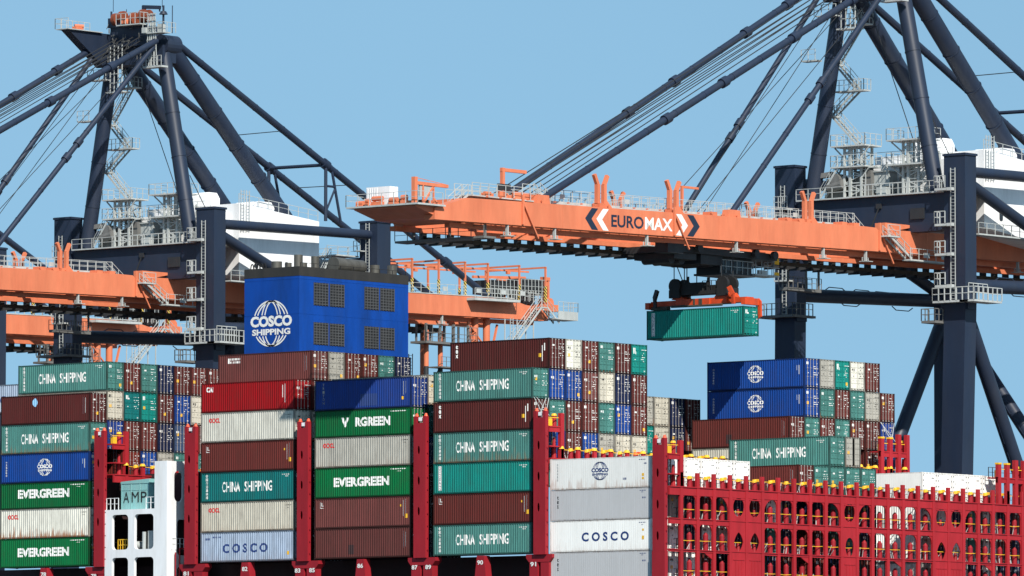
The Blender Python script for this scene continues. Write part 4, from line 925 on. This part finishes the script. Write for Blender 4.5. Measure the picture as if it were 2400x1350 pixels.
# apex
m = MB(); m.box(-2.3, 6.7, 65.2, 67.4, 58.6, 60.6); m.prism([(58.4, 62.2), (66, 62.2), (66, 58.6), (64.2, 58.4)], -2.4, -1.2, 'x'); m.tube((6.0, 65.6, 60.6), (6.0, 68.0, 60.6), 1.15, n=20); m.tube((-1.5, 65.6, 60.2), (-1.5, 68.0, 60.2), 1.15, n=20)
m.prism([(-1.2, 60.6), (5.6, 60.6), (4.6, 62.8), (-0.6, 62.8)], 64.6, 67.0, 'y'); m.box(-0.9, 1.2, 64.4, 66.6, 62.81, 63.9); m.build("apex_beam", M_NAVY, CR)
m = MB(); m.bar((3.1, 66, 62.8), (3.1, 66, 65.2), 0.36); m.bar((2.95, 66, 65.05), (5.3, 66.3, 64.85), 0.4, 0.3); m.bar((5.2, 66.3, 64.8), (5.2, 66.3, 64.4), 0.12); m.build("apex_jib", M_NAVY, CR)
m = MB()
for x, y, z in ((0.2, 64.6, 63.7), (1.0, 64.8, 63.9), (2.2, 65.4, 63.7), (3.4, 65.6, 64.0), (4.1, 65.6, 63.9)): m.tube((x-0.25, y, z), (x+0.25, y, z), 0.72, n=18)
m.box(2.0, 3.2, 65.0, 66.2, 62.85, 63.7); build_each(m, "sheave", M_RUST, CR, True)
m = MB(); m.box(-2.2, -1.6, 60.0, 61.2, 62.3, 62.7); m.tube((-2.1, 60.3, 62.8), (-1.6, 61.2, 62.8), 0.2, n=10); m.box(1.6, 2.2, 63.9, 64.4, 63.1, 63.7); build_each(m, "winch", M_ORG, CR)
m = MB(); m.box(1.2, 4.8, 63.5, 64.8, 62.8, 62.92); m.rail([(1.2, 63.5, 62.92), (4.8, 63.5, 62.92), (4.8, 64.8, 62.92)], 1.25, 0.7, 0.06); m.box(-2.8, -0.9, 58.0, 63.6, 62.21, 62.3); m.rail([(-2.9, 63.6, 62.3), (-2.9, 58.0, 62.3), (-0.9, 58.0, 62.3)], 1.15, 1.0)
m.box(4.9, 7.9, 63.9, 65.2, 61.7, 61.8); m.rail([(4.9, 63.9, 61.8), (7.9, 63.9, 61.8), (7.9, 66, 61.8)], 1.1, 0.7); m.box(7.0, 7.7, 64.0, 64.6, 61.8, 62.7); m.box(4.9, 5.5, 63.7, 64.2, 61.8, 62.4)
m.box(4.8, 7.6, 64.0, 65.1, 57.9, 58.1); m.rail([(4.8, 64.0, 58.1), (7.6, 64.0, 58.1)], 1.1, 0.6)
for x in (5.3, 5.7, 6.1, 6.5, 6.9): m.bar((x, 64.0, 58.1), (6.0+(x-6.1)*0.55, 64.2, 63.9), 0.08)
for z in (59.0, 60.0, 61.0, 62.4, 63.2, 63.9): m.bar((5.35, 64.05, z), (6.75, 64.05, z), 0.07)
m.ladder((6.1, 64.2, 58.1), (6.1, 64.2, 64), 0.5); m.build("apex_platform", M_RAIL, CR)
m = MB()
for x, y, z0, z1, rr in ((-1.4, 65.5, 62.2, 64.8, 0.11), (6.05, 66, 61.8, 65.0, 0.12), (7.4, 66, 61.8, 64.9, 0.05), (0.9, 65.5, 63.9, 64.9, 0.04)): m.tube((x, y, z0), (x, y, z1), rr, n=8)
for x in (-1.4, 6.05): m.tube((x, 65.8, 64.8), (x, 65.8, 69.5), 0.035, n=6)
m.tube((6.05, 66, 64.0), (6.05, 66, 64.35), 0.5, 0.3, n=12); build_each(m, "antenna", M_NAVY, CR)
rs = random.Random(11); m = MB()
for i in range(26):
    x = rs.uniform(-1.0, 4.6); z = rs.uniform(58.2, 63.4); dx, dy, dz = rs.choice([(1,0,0),(0,0,1),(0.5,0,0.8)]); l_ = rs.uniform(0.4, 1.4); m.bar((x, 64.3, z), (x+dx*l_, 64.3, z+dz*l_), rs.choice((0.06, 0.1)))
m.build("pipework", M_GRATE, CR)
# zigzag stairs behind the left frame leg
Z = [(-1.8, 58.8), (-0.5, 56.4), (-3.6, 52.4), (-0.9, 49.6), (-4.1, 47.1), (-0.8, 43.9)]
YS = 67.9
for (xa, za), (xc2, zc2) in zip(Z[:-1], Z[1:]):
    m = MB(); m.stair((xa, YS, za), (xc2, YS, zc2), 0.8, (0,1,0)); m.build("stair", M_RAIL, CR)
m = MB()
for x0, x1, za in ((-3.0, -0.6, 58.8), (-2.2, 0.5, 56.4), (-4.4, -3.2, 52.4), (-3.6, 0.2, 49.6), (-4.9, -3.6, 47.1)):
    m.box(x0, x1, YS-0.6, YS+0.6, za-0.14, za); m.rail([(x0, YS-0.6, za), (x1, YS-0.6, za), (x1, YS+0.6, za)], 1.1, 0.6)
m.box(-6.1, -4.2, 65.0, 66, 52.6, 52.75); m.rail([(-6.1, 65, 52.75), (-4.3, 65, 52.75)], 1.1, 0.8); m.box(-3.6, -1.2, 64.2, 65.2, 57.0, 57.12); m.rail([(-3.8, 64.2, 57.12), (-1.0, 64.2, 57.12)], 1.1, 0.8)
for z in (57.6, 56.6, 55.6, 58.6): m.bar((-0.4, 64.3, z), (1.4, 64.3, z), 0.07)
for x in (-0.4, 0.2, 0.8, 1.4): m.bar((x, 64.3, 55.6), (x, 64.3, 60.8), 0.09)
m.box(-0.8, 1.8, 64.0, 65.2, 55.45, 55.6); m.build("stair_landing", M_RAIL, CR)
# equipment deck on the portal beam
m = MB(); m.box(-6.6, XR0, 64.7, 73.5, 38.22, 38.36); m.build("equipment_deck", M_RAIL, CR)
m = MB(); m.rail([(-6.6, 64.75, 38.36), (XR0-0.1, 64.75, 38.36)], 1.1, 1.5, 0.06); m.rail([(0.5, 65.6, 38.4), (9, 65.6, 38.4)], 1.2, 1.0); m.build("railing", M_RAIL, CR)
def tower(x0, x1, y0, y1, zs, over):
    m = MB()
    for x in (x0, x1):
        for y in (y0, y1): m.bar((x, y, 38.3), (x, y, zs[-1]+0.2), 0.22)
    m.bar(((x0+x1)/2-0.3, y0, 38.3), ((x0+x1)/2-0.3, y0, zs[-1]), 0.3)
    zz = 38.4
    for i, z in enumerate(zs):
        m.box(x0-over, x1+over*0.8, y0-over*0.6, y1+0.3, z-0.14, z); m.rail([(x0-over, y1+0.3, z), (x0-over, y0-over*0.6, z), (x1+over*0.8, y0-over*0.6, z), (x1+over*0.8, y1+0.3, z)], 1.15, 0.9)
        m.bar((x0, y0, z-1.3), (x0-over, y0, z-0.15), 0.12); m.bar((x1, y0, z-1.3), (x1+over*0.8, y0, z-0.15), 0.12)
    pz = 38.4
    for i in range(7):
        z2 = 38.4+(i+1)*(zs[-1]-38.4)/7; a, b = (x0, x1) if i % 2 == 0 else (x1, x0); m.bar((a, y0, pz), (b, y0, z2), 0.09); m.bar((b, y1, pz), (a, y1, z2), 0.08); m.bar((x0, y0, z2), (x1, y0, z2), 0.1); pz = z2
    m.ladder((x1+0.3, y0, 38.4), (x1+0.3, y0, zs[-1]+1), 0.5); m.ladder((x0+0.4, y0+0.5, 38.4), (x0+0.4, y0+0.5, zs[-1]), 0.5)
    m.build("stair_tower", M_RAIL, CR)
tower(-1.75, 0.4, 66.6, 68.4, (41.65, 43.8), 1.25); tower(5.75, 7.7, 66.6, 68.4, (41.5, 44.0), 1.5)
for a, b in (((-4.4, 66.4, 38.6), (-2.2, 66.4, 41.6)), ((0.6, 69.4, 38.6), (-1.9, 69.4, 42.7))):
    m = MB(); m.stair(a, b, 0.8, (0,1,0)); m.build("stair", M_RAIL, CR)
m = MB(); m.box(0.9, 3.2, 67.6, 69.0, 38.9, 41.0); m.box(0.8, 3.3, 67.4, 69.1, 41.0, 41.1); m.box(2.6, 3.8, 66.2, 67.0, 38.4, 39.3); m.build("equipment_cabinet", M_GREY, CR)
m = MB(); m.box(-4.4, -2.2, 67, 69.4, 38.4, 40.6); m.bar((-5.6, 66, 40.7), (-3.2, 66.5, 41.0), 0.5, 0.7); m.box(-0.6, 1.3, 67, 68.4, 38.4, 41.2); m.box(4.2, 5.2, 68, 70, 38.4, 41.4); m.tube((-3.6, 66.4, 39.6), (-1.8, 66.4, 39.9), 0.5, n=12); m.tube((-2.6, 66.0, 40.4), (-2.6, 67.6, 40.4), 0.6, n=12); build_each(m, "rope_winch", M_GRATE, CR)
rs = random.Random(5); m = MB()
for i in range(46):
    x = rs.uniform(-5.0, 9.5); y = rs.uniform(66, 69); z = rs.uniform(38.4, 41.5); dx, dy, dz = rs.choice([(1,0,0),(0,1,0),(0,0,1),(0.6,0,0.7)]); l_ = rs.uniform(0.5, 1.8); m.bar((x, y, z), (x+dx*l_, y+dy*l_, z+dz*l_), rs.choice((0.08, 0.12, 0.2)))
m.build("pipework", M_RAIL, CR)
# machinery house
m = MB(); hx0, hx1, hy0, hy1 = -2.4, 11.5, 72.6, 86.0
m.prism([(hy0, 35.2), (hy0, 43.1), (hy1, 41.9), (hy1, 33.7)], hx0, hx1, 'x'); m.box(-2.4, 2.8, 70.0, 72.59, 38.4, 42.0); m.box(2.81, 9.6, 70.5, 72.59, 38.4, 42.2)
hs = m.build("machinery_house", M_HOUSE, CR)
m = MB()
for y0, y1, z0, z1, x0, x1 in ((74.8, 77.2, 42.5, 44.9, 1.0, 4.4), (76.0, 79.0, 42.2, 43.6, 7.6, 11.0)):
    m.prism([(y0, z0), (y0, z1-0.4), (y0+0.5, z1), (y1-0.5, z1), (y1, z1-0.6), (y1, z0)], x0, x1, 'x')
build_each(m, "roof_hood", M_HOUSE, hs)
for y in (75.5, 80.5):
    m = MB(); m.prism([(a+y, b+36.5) for a, b in rrect(0.28, 0.5, 0.2)], hx1+0.003, hx1+0.05, 'x'); m.build("window", M_GLASS, hs)
m = MB(); m.rail([(11.4, 72.7, 43.1), (11.4, 85.9, 41.95)], 1.1, 1.6); m.box(11.52, 12.7, 70, 87, 34.2, 34.35); m.rail([(12.7, 70, 34.35), (12.7, 87, 34.35)], 1.1, 1.4)
for dx in (0, 0.9): m.ladder((11.65, 73+dx, 40), (11.65, 73+dx, 44.6), 0.5, (0,1,0))
m.rail([(-2.3, 70.1, 42.05), (9, 70.6, 42.2)], 1.2, 1.9); m.build("railing", M_RAIL, hs)
# stair and deck near the landside portal
m = MB(); m.box(8.2, 12.0, 88.5, 92.2, 38.2, 38.35); m.rail([(10.5, 88.5, 38.35), (10.5, 92.2, 38.35)]); m.stair((10.6, 88.6, 38.2), (10.6, 86.0, 34.5), 0.8, (1,0,0)); m.rail([(11.8, 92.2, 38.35), (-6, 92.2, 38.35)], 1.1, 1.5)
for z in (38.9, 33.8): m.box(12.0, 13.0, 91.3, 92.2, z-0.1, z); m.rail([(12.0, 91.3, z), (13.0, 91.3, z)], 1.1, 0.5)
m.ladder((13.4, 92.1, 28), (13.4, 92.1, 42), 0.5); m.build("landside_platform", M_RAIL, CR)
# waterside leg ladder and platforms
m = MB(); m.ladder((13.35, 64.75, 27.2), (13.35, 64.75, 40.6), 0.55); m.build("ladder", M_RAIL, CR)
for z in (38.6, 35.0, 32.0, 28.8):
    m = MB(); m.box(11.6, 13.05, 64.0, 64.95, z-0.28, z-0.05); m.rail([(11.6, 64.9, z), (11.6, 64.0, z), (12.9, 64.0, z)], 1.2, 0.6, 0.08, True, 0.08); m.box(13.1, 13.7, 64.0, 64.5, z-0.32, z-0.02); m.build("ladder_landing", M_RAIL, CR)
m = MB(); m.box(11.4, 15.8, 63.9, 64.98, 26.95, 27.15); m.box(14.75, 16.6, 63.9, 68.6, 26.95, 27.15); m.rail([(11.4, 64.9, 27.15), (11.4, 63.9, 27.15), (16.6, 63.9, 27.15), (16.6, 68.6, 27.15)], 1.3, 0.8, 0.08, True, 0.09); m.rail([(14.8, 65.4, 27.15), (14.8, 68.6, 27.15)], 1.8, 0.8, 0.08); m.build("leg_platform", M_RAIL, CR)
for xa, xb2, z in ((-10.9, -6.2, 26.6), (10.2, 11.9, 25.2)):
    m = MB(); m.box(xa, xb2, 63.6, 64.95, z-0.25, z); m.box(xa, xa+0.5, 64.95, 66.5, z-0.25, z); m.box(xb2-0.5, xb2, 64.96, 67.5, z-0.25, z); m.rail([(xa, 64.9, z), (xa, 63.6, z), (xb2, 63.6, z), (xb2, 67, z)], 1.2, 0.7, 0.07, True, 0.08); m.build("leg_platform", M_GRATE, CR)
m = MB(); m.ladder((-8.2, 64.8, 26.6), (-8.2, 64.8, 33), 0.5); m.ladder((-8.4, 64.8, 34), (-8.4, 64.8, 40), 0.5)
for z in (30.2, 35.6, 37.6): m.box(-8.9, -7.2, 64.0, 64.95, z-0.15, z); m.rail([(-8.9, 64.0, z), (-7.2, 64.0, z)], 1.2, 0.6, 0.07)
m.build("ladder_landing", M_RAIL, CR)
# fittings on the portal beam and leg: service basket under the girder
m = MB(); m.box(-3.6, -2.4, 58, 63.5, 28.6, 28.9); m.rail([(-2.4, 58, 28.9), (-2.4, 63.5, 28.9)], 1.1, 0.8); m.rail([(-3.6, 58, 28.9), (-3.6, 63.5, 28.9)], 1.1, 0.8)
for y in (58.2, 61.2, 63.3): m.bar((-2.6, y, 28.9), (-2.6, y, zb(y)-1.2), 0.18)
m.build("service_basket", M_GRATE, CR)
m = MB(); m.box(3.4, 4.0, 65.05, 65.29, 37.0, 37.5); m.tube((3.7, 65.1, 37.0), (2.4, 64.9, 34.0), 0.07, n=6); m.box(7.7, 9.4, 65.1, 65.28, 35.7, 36.8); m.build("beam_fitting", M_DARK, CR)
# ropes
m = MB()
for i in range(4):
    for sg in (0, 1): m.tube((0.6+i*1.2, 64.5, 61.6-sg*0.45), (0.6+i*1.25, 7.4+2.4*sg, 34.6), 0.055, n=5, cap=False)
for x, y in ((-1.0, 38.5), (1.0, 39.0), (5.4, 33.0), (3.2, 30.0)): m.tube((x, 64.5, 60.4), (x, y, 34.2), 0.04, n=5, cap=False)
m.tube((1.4, 66.3, 58.6), (4.2, 71.6, 42.2), 0.05, n=5, cap=False); m.tube((9.0, 67.2, 46), (10.4, 70, 40), 0.05, n=5, cap=False)
for t in (0.34, 0.55): a = Vector((6.6, 67.0, 61.1)).lerp(Vector((6.9, 121, 35.5)), t); b = Vector((-2.0, 67.5, 60.8)).lerp(Vector((-1.8, 121, 36.0)), t); m.tube(a, b, 0.05, n=5)
build_each(m, "wire_rope", M_DARK, CR)
# rear girder deck: portal frames, cabinets, stairs
for i, y in enumerate((107.0, 111.7, 116.4, 120.5, 126.2, 131.0)):
    m = MB(); z = zb(y)+2.2; zt = zb(y)+6.3
    for x in (7.2, -2.0): m.bar((x, y, z), (x, y, zt), 0.2)
    m.bar((-2.1, y, zt), (7.3, y, zt), 0.2); m.build("deck_portal", M_ORG, CR)
    m = MB()
    for x in (7.2, -2.0): m.bar((x, y, z), (x, y, z+1.9), 0.24)
    m.build("hazard_sleeve", M_HAZ, CR)
m = MB(); m.bar((4.6, 104, zb(104)+5.9), (4.6, 131, zb(131)+5.9), 0.2); m.bar((0.6, 104, zb(104)+5.9), (0.6, 126, zb(126)+5.9), 0.2)
for x, y in ((4.6, 109), (4.6, 114), (4.6, 119), (4.6, 127), (0.6, 108), (0.6, 115), (0.6, 122)): m.box(x-0.15, x+0.15, y, y+0.5, zb(y)+5.5, zb(y)+5.8)
m.build("hoist_rail", M_ORG, CR)
m = MB()
for x0, x1, y0, y1, z0, z1 in ((4.0, 6.9, 121.5, 125.4, 2.9, 4.5), (3.4, 6.9, 127.1, 130.9, 3.1, 4.9), (4.6, 6.4, 122.4, 124.2, 2.4, 2.88), (4.0, 6.4, 127.8, 130, 2.0, 3.08)): m.box(x0, x1, y0, y1, zb(y0)+z0, zb(y0)+z1)
build_each(m, "equipment_cabinet", M_DARK, CR)
m = MB()
for y in (131.4, 132.4):
    for x in (6.4, 3.4): m.bar((x, y, zb(y)+0.5), (x, y, zb(y)+5.2), 0.3)
m.bar((6.4, 131.2, zb(128)+5.1), (6.4, 132.6, zb(128)+5.1), 0.4); m.bar((6.4, 131.4, zb(128)+2.4), (6.4, 132.4, zb(128)+5), 0.2); m.box(5, 7.4, 130.5, 133.2, zb(130)+1.2, zb(130)+2.0); m.tube((5.5, 132.2, zb(130)+2.2), (7, 132.2, zb(130)+2.2), 0.6, n=14)
for y in (125.0, 126.0): m.bar((5.0, y, zb(y)+2.2), (5.0, y, zb(y)+4.9), 0.3)
m.bar((5.0, 124.8, zb(125)+4.8), (5.0, 126.4, zb(125)+4.8), 0.35); m.bar((4.9, 120.5, zb(120)+4.9), (4.9, 130.0, zb(130)+5.15), 0.3); m.build("rope_frame", M_ORG, CR)
m = MB()
m.prism([(88, zb(88)+2.36), (88, zb(88)+2.46), (125, zb(125)+2.46), (125, zb(125)+2.36)], 4.2, 7.5, 'x'); m.prism([(88, zb(88)+2.36), (88, zb(88)+2.46), (125, zb(125)+2.46), (125, zb(125)+2.36)], -2.3, 0.6, 'x')
m.prism([(116.2, zb(116)+1.85), (116.2, zb(116)+2.15), (124.4, zb(124)+2.15), (124.4, zb(124)+1.85)], 7.62, 8.9, 'x'); m.box(7.0, 9.2, 130.6, 134.6, zb(132)+0.1, zb(132)+0.22); m.box(9.1, 9.2, 131, 134.6, zb(132)+0.22, zb(132)+1.1)
m.build("walkway", M_RAIL, CR)
m = MB(); m.rail([(7.5, 88, zb(88)+2.46), (7.5, 116, zb(116)+2.46)], 1.1, 1.6); m.rail([(8.9, 116.2, zb(116)+2.15), (8.9, 124.4, zb(124)+2.15)], 1.1, 1.1); m.rail([(7.5, 124.5, zb(125)+2.3), (7.5, 130, zb(130)+2.0)], 1.1, 0.8); m.rail([(-2.3, 88, zb(88)+2.46), (-2.3, 125, zb(125)+2.46)], 1.1, 1.6); m.rail([(9.2, 131, zb(132)+1.1), (9.2, 134.6, zb(132)+1.1), (7, 134.6, zb(132)+1.1)], 1.1, 1.0)
m.rail([(7.2, 121, zb(121)+2.9), (7.2, 126, zb(126)+2.9)], 1.7, 0.7); m.rail([(7.2, 126.6, zb(126)+3.1), (7.2, 131, zb(131)+3.1)], 1.7, 0.6); m.rail([(7.0, 121, zb(121)+2.3), (7.0, 131, zb(131)+2.3)], 1.2, 0.5)
for y in (118, 122.5, 112, 126): m.box(7.56, 7.6, y, y+0.8, zb(y)+2.8, zb(y)+3.3)
m.build("railing", M_RAIL, CR)
m = MB(); m.stair((8.4, 128.4, zb(127)+1.5), (8.4, 121.0, zb(121)-5.4), 0.9, (1,0,0)); m.box(7.9, 8.9, 128.2, 129.4, zb(127)+1.4, zb(127)+1.52); m.build("stair", M_RAIL, CR)
m = MB(); m.stair((8.4, 129.4, zb(127)+1.5), (8.4, 131.6, zb(132)-0.3), 0.9, (1,0,0)); m.build("stair", M_RAIL, CR)
m = MB(); m.ladder((8.4, 123.4, zb(123)-5.6), (8.4, 123.4, zb(123)), 0.5, (0,1,0))
for y in (122.4, 124.6, 126.2, 127.6): m.bar((8.2, y, zb(y)-5.2), (8.2, y, zb(y)-0.1), 0.1)
m.box(6.5, 8.9, 120.5, 128, zb(122)-5.6, zb(122)-5.4); m.rail([(8.9, 120.5, zb(122)-5.4), (8.9, 128, zb(122)-5.4)], 1.1, 0.8); m.build("stair_landing", M_RAIL, CR)
FAR = []
# orange support legs and service gantry under the rear girder (on the two cranes whose second trolley stands landside)
m = MB()
for x, y in ((6.4, 119.1), (6.4, 121.2), (-1.8, 119.5)): m.tube((x, y, zb(y)-0.05), (x, y, zb(y)-14), 0.42, n=14)
FAR += build_each(m, "support_leg", M_ORG, CR, smooth=True)
m = MB(); m.bar((6.6, 117.6, 32.5), (6.6, 119.1, 27.5), 0.22); m.bar((6.6, 122.9, 32.4), (6.6, 121.4, 27.6), 0.22); m.bar((6.6, 117.6, 32.5), (6.6, 121.2, 29.2), 0.16); m.bar((6.6, 121.2, 29.4), (6.6, 123.6, 29.4), 0.16); m.bar((6.6, 123.6, 29.4), (6.6, 123.6, 27), 0.16); m.bar((6.6, 119.1, 29.4), (6.6, 121.2, 29.4), 0.18); FAR.append(m.build("leg_bracing", M_ORG, CR))
m = MB()
for y in (110.9, 113.4): m.tube((6.0, y, 31.2), (6.0, y, 27), 0.3, n=12)
FAR += build_each(m, "support_leg", M_ORG, CR, smooth=True)
m = MB()
for y in (110.9, 113.4): m.tube((6.0, y, 26.99), (6.0, y, -20), 0.3, n=12)
for z in range(-3, 27, 3): m.bar((6.0, 110.9, z), (6.0, 113.4, z), 0.2); m.bar((6.0, 110.9, z), (6.0, 113.4, z+3), 0.12)
m.bar((6.0, 113.4, 26.3), (6.0, 118.5, 26.8), 0.3); m.bar((6.0, 118, 26.8), (6.0, 116.5, 29.6), 0.12); FAR.append(m.build("gantry_mast", M_DARK, CR))
m = MB(); m.box(4.8, 7.2, 109.5, 125, 29.6, 29.85); m.rail([(7.2, 109.5, 29.85), (7.2, 118.6, 29.85)], 1.9, 1.2, 0.07); m.rail([(7.2, 109.5, 29.85), (7.2, 118.6, 29.85)], 1.0, 4, 0.06)
for y in (109.7, 112.2, 114.6, 117.2): m.bar((7.0, y, 29.85), (7.0, y, zb(y)-1.0), 0.25); m.bar((5.0, y+0.6, 29.85), (5.0, y+0.6, zb(y)-1.0), 0.2)
m.ladder((7.1, 116.4, 25.5), (7.1, 116.4, 29.6), 0.5, (0,1,0)); m.box(5, 7, 112.4, 117, 26.9, 27.05); m.rail([(7, 112.4, 27.05), (7, 117, 27.05)], 1.1, 0.9); FAR.append(m.build("service_gantry", M_GRATE, CR))
tag(CR, "navy and orange quay crane whose boom lettered EUROMAX reaches out over the ship", "quay crane", "ship to shore cranes along the quay")
lab = ["navy and orange quay crane whose frame peak rises above the blue funnel", "farthest quay crane, only its orange rear girder and one navy leg showing"]
for i in (1, 2):
    c = copy_tree(CR, None, ((-102.3, -162.6)[i-1], 0, 0)); c['label'] = lab[i-1]
for o in FAR: bpy.data.objects.remove(o)
# ------------------------------------------------------------------ trolley, spreader, hanging container
TR = empty("crane_trolley", (2.6, 38, 30.5)); tag(TR, "dark crane trolley with operator cab running under the EUROMAX boom", "crane trolley")
m = MB(); m.box(-0.4, 5.5, 29.5, 46.0, 30.45, 31.1); m.box(0.2, 5.2, 30.0, 33.5, 29.8, 30.44); m.box(0.2, 5.2, 34.2, 37.6, 29.5, 30.44)
for x in (-0.85, 5.95):
    for y in (30, 33, 42, 45): m.tube((x-0.2, y, 30.9), (x+0.2, y, 30.9), 0.42, n=14)
for y in (30.6, 32.2, 35.0, 36.8): m.tube((1.0, y, 29.9), (4.4, y, 29.9), 0.55, n=14)
m.box(4.6, 6.2, 27.8, 30.2, 30.2, 31.4)
m.build("trolley_frame", M_DARK, TR)
m = MB(); m.box(1.4, 4.4, 38.3, 43.3, 28.9, 30.44); m.box(1.2, 4.6, 38.1, 43.6, 28.7, 28.89); cabo = m.build("operator_cab", M_DARK, TR)
m = MB(); m.box(4.41, 4.44, 38.6, 40.2, 29.2, 30.2); m.box(4.41, 4.44, 40.5, 42.0, 29.2, 30.2); build_each(m, "cab_window", M_GLASS, cabo)
m = MB(); m.rail([(4.5, 38.2, 28.9), (4.5, 43.4, 28.9)], 1.3, 0.9, 0.08); m.box(2.6, 4.6, 43.61, 47.6, 28.95, 29.1); m.rail([(4.6, 43.7, 29.1), (4.6, 47.6, 29.1), (2.6, 47.6, 29.1)], 1.4, 0.9, 0.07); m.box(4.3, 4.55, 44.3, 45.6, 29.1, 29.5); m.build("cab_platform", M_GREY, TR)
m = MB(); m.box(4.62, 4.66, 46.7, 47.4, 30.2, 30.8); m.box(4.62, 4.66, 46.7, 47.4, 29.1, 29.4); build_each(m, "safety_board", M_YEL, TR)
m = MB()
for x, y in ((-0.4, 37.0), (0.1, 38.4), (0.9, 37.0), (2.3, 37.2), (5.4, 37.2), (5.9, 38.4)): m.tube((x, y, 30.4), (x, y, 27.9), 0.05, n=6, cap=False)
m.tube((-0.4, 37.0, 30.4), (0.5, 37.4, 27.9), 0.05, n=6, cap=False)
build_each(m, "hoist_rope", M_DARK, TR)
SP = empty("spreader", (2.6, 37.72, 25.45)); tag(SP, "orange spreader under a black headblock, gripping the hanging turquoise container", "spreader")
y0 = 36.5; yc = y0+CW/2
m = MB(); m.box(-0.6, 6.0, yc-0.8, yc+0.8, 26.75, 27.1); m.box(-0.1, 3.2, yc-0.7, yc-0.1, 27.1, 27.95); m.box(0.4, 4.8, yc+0.2, yc+0.75, 27.1, 27.7); m.box(3.6, 4.0, yc-0.7, yc-0.5, 27.1, 28.0)
for x in (-0.25, 5.75):
    for yy in (yc-0.9, yc+0.55): m.tube((x, yy, 27.7), (x, yy+0.35, 27.7), 0.72, n=20)
    m.box(x-0.65, x+0.65, yc-0.95, yc+0.95, 26.5, 27.3)
for x, zt in ((1.0, 28.6), (3.6, 28.4)): m.tube((x, yc-0.3, 27.9), (x, yc-0.3, zt), 0.16, n=10)
m.rail([(3.2, yc-0.75, 27.1), (4.9, yc-0.75, 27.1)], 0.95, 0.5); m.build("headblock", M_BLACK, SP, smooth=True)
m = MB(); m.box(-0.2, 6.2, yc-0.75, yc+0.75, 25.75, 26.35); m.box(1.2, 4.2, yc-0.95, yc-0.76, 25.7, 26.3); m.prism([(4.6, 26.35), (5.0, 26.8), (6.4, 26.8), (6.8, 26.35)], yc-0.7, yc+0.7, 'y'); m.prism([(-0.8, 26.35), (-0.4, 26.6), (0.5, 26.6), (0.9, 26.35)], yc-0.7, yc+0.7, 'y'); m.build("spreader_frame", M_ORGD, SP)
for x0, x1 in ((-3.5, -0.21), (6.21, 8.6)):
    m = MB(); m.box(x0, x1, yc-0.55, yc+0.55, 25.78, 26.28); xe = x0 if x0 < 0 else x1; sg = -1 if x0 < 0 else 1
    m.box(xe-0.25, xe+0.25, yc-1.15, yc+1.15, 25.5, 26.15); m.build("telescopic_arm", M_ORGD, SP)
for xe, sg in ((-3.6, -1), (8.65, 1)):
    for yy, up in ((yc-1.2, True), (yc+1.2, False)):
        m = MB(); hx = xe-sg*(0.5 if not up else 1.3)
        if up: m.bar((xe-sg*1.2, yy, 25.6), (xe-sg*1.2, yy-0.1, 26.6), 0.3, 0.26); m.bar((xe-sg*1.2, yy-0.1, 26.5), (xe-sg*1.6, yy-0.2, 27.3), 0.42, 0.3)
        else: m.prism([(xe+sg*0.05, 26.2), (xe+sg*0.35, 25.9), (xe+sg*0.4, 24.4), (xe+sg*0.1, 24.2), (xe-sg*0.05, 25.4)], yy-0.12, yy+0.12, 'y')
        m.build("flipper_guide", M_ORGD if sg > 0 else M_DARK, SP)
m = MB()
for x in (2.2, 2.9, 3.1): m.box(x, x+0.22, yc-0.99, yc-0.951, 25.75, 26.3)
m.tube((-0.6, yc-0.9, 25.65), (5.8, yc-0.9, 25.6), 0.12, n=8); m.box(-3.2, -1.2, yc-0.9, yc-0.3, 25.4, 25.72); m.build("cable_tray", M_OLIVE, SP)
container(2.6-L40/2, y0, 22.45, 'G', 'turquoise container hanging from the orange spreader against the sky', 'band')
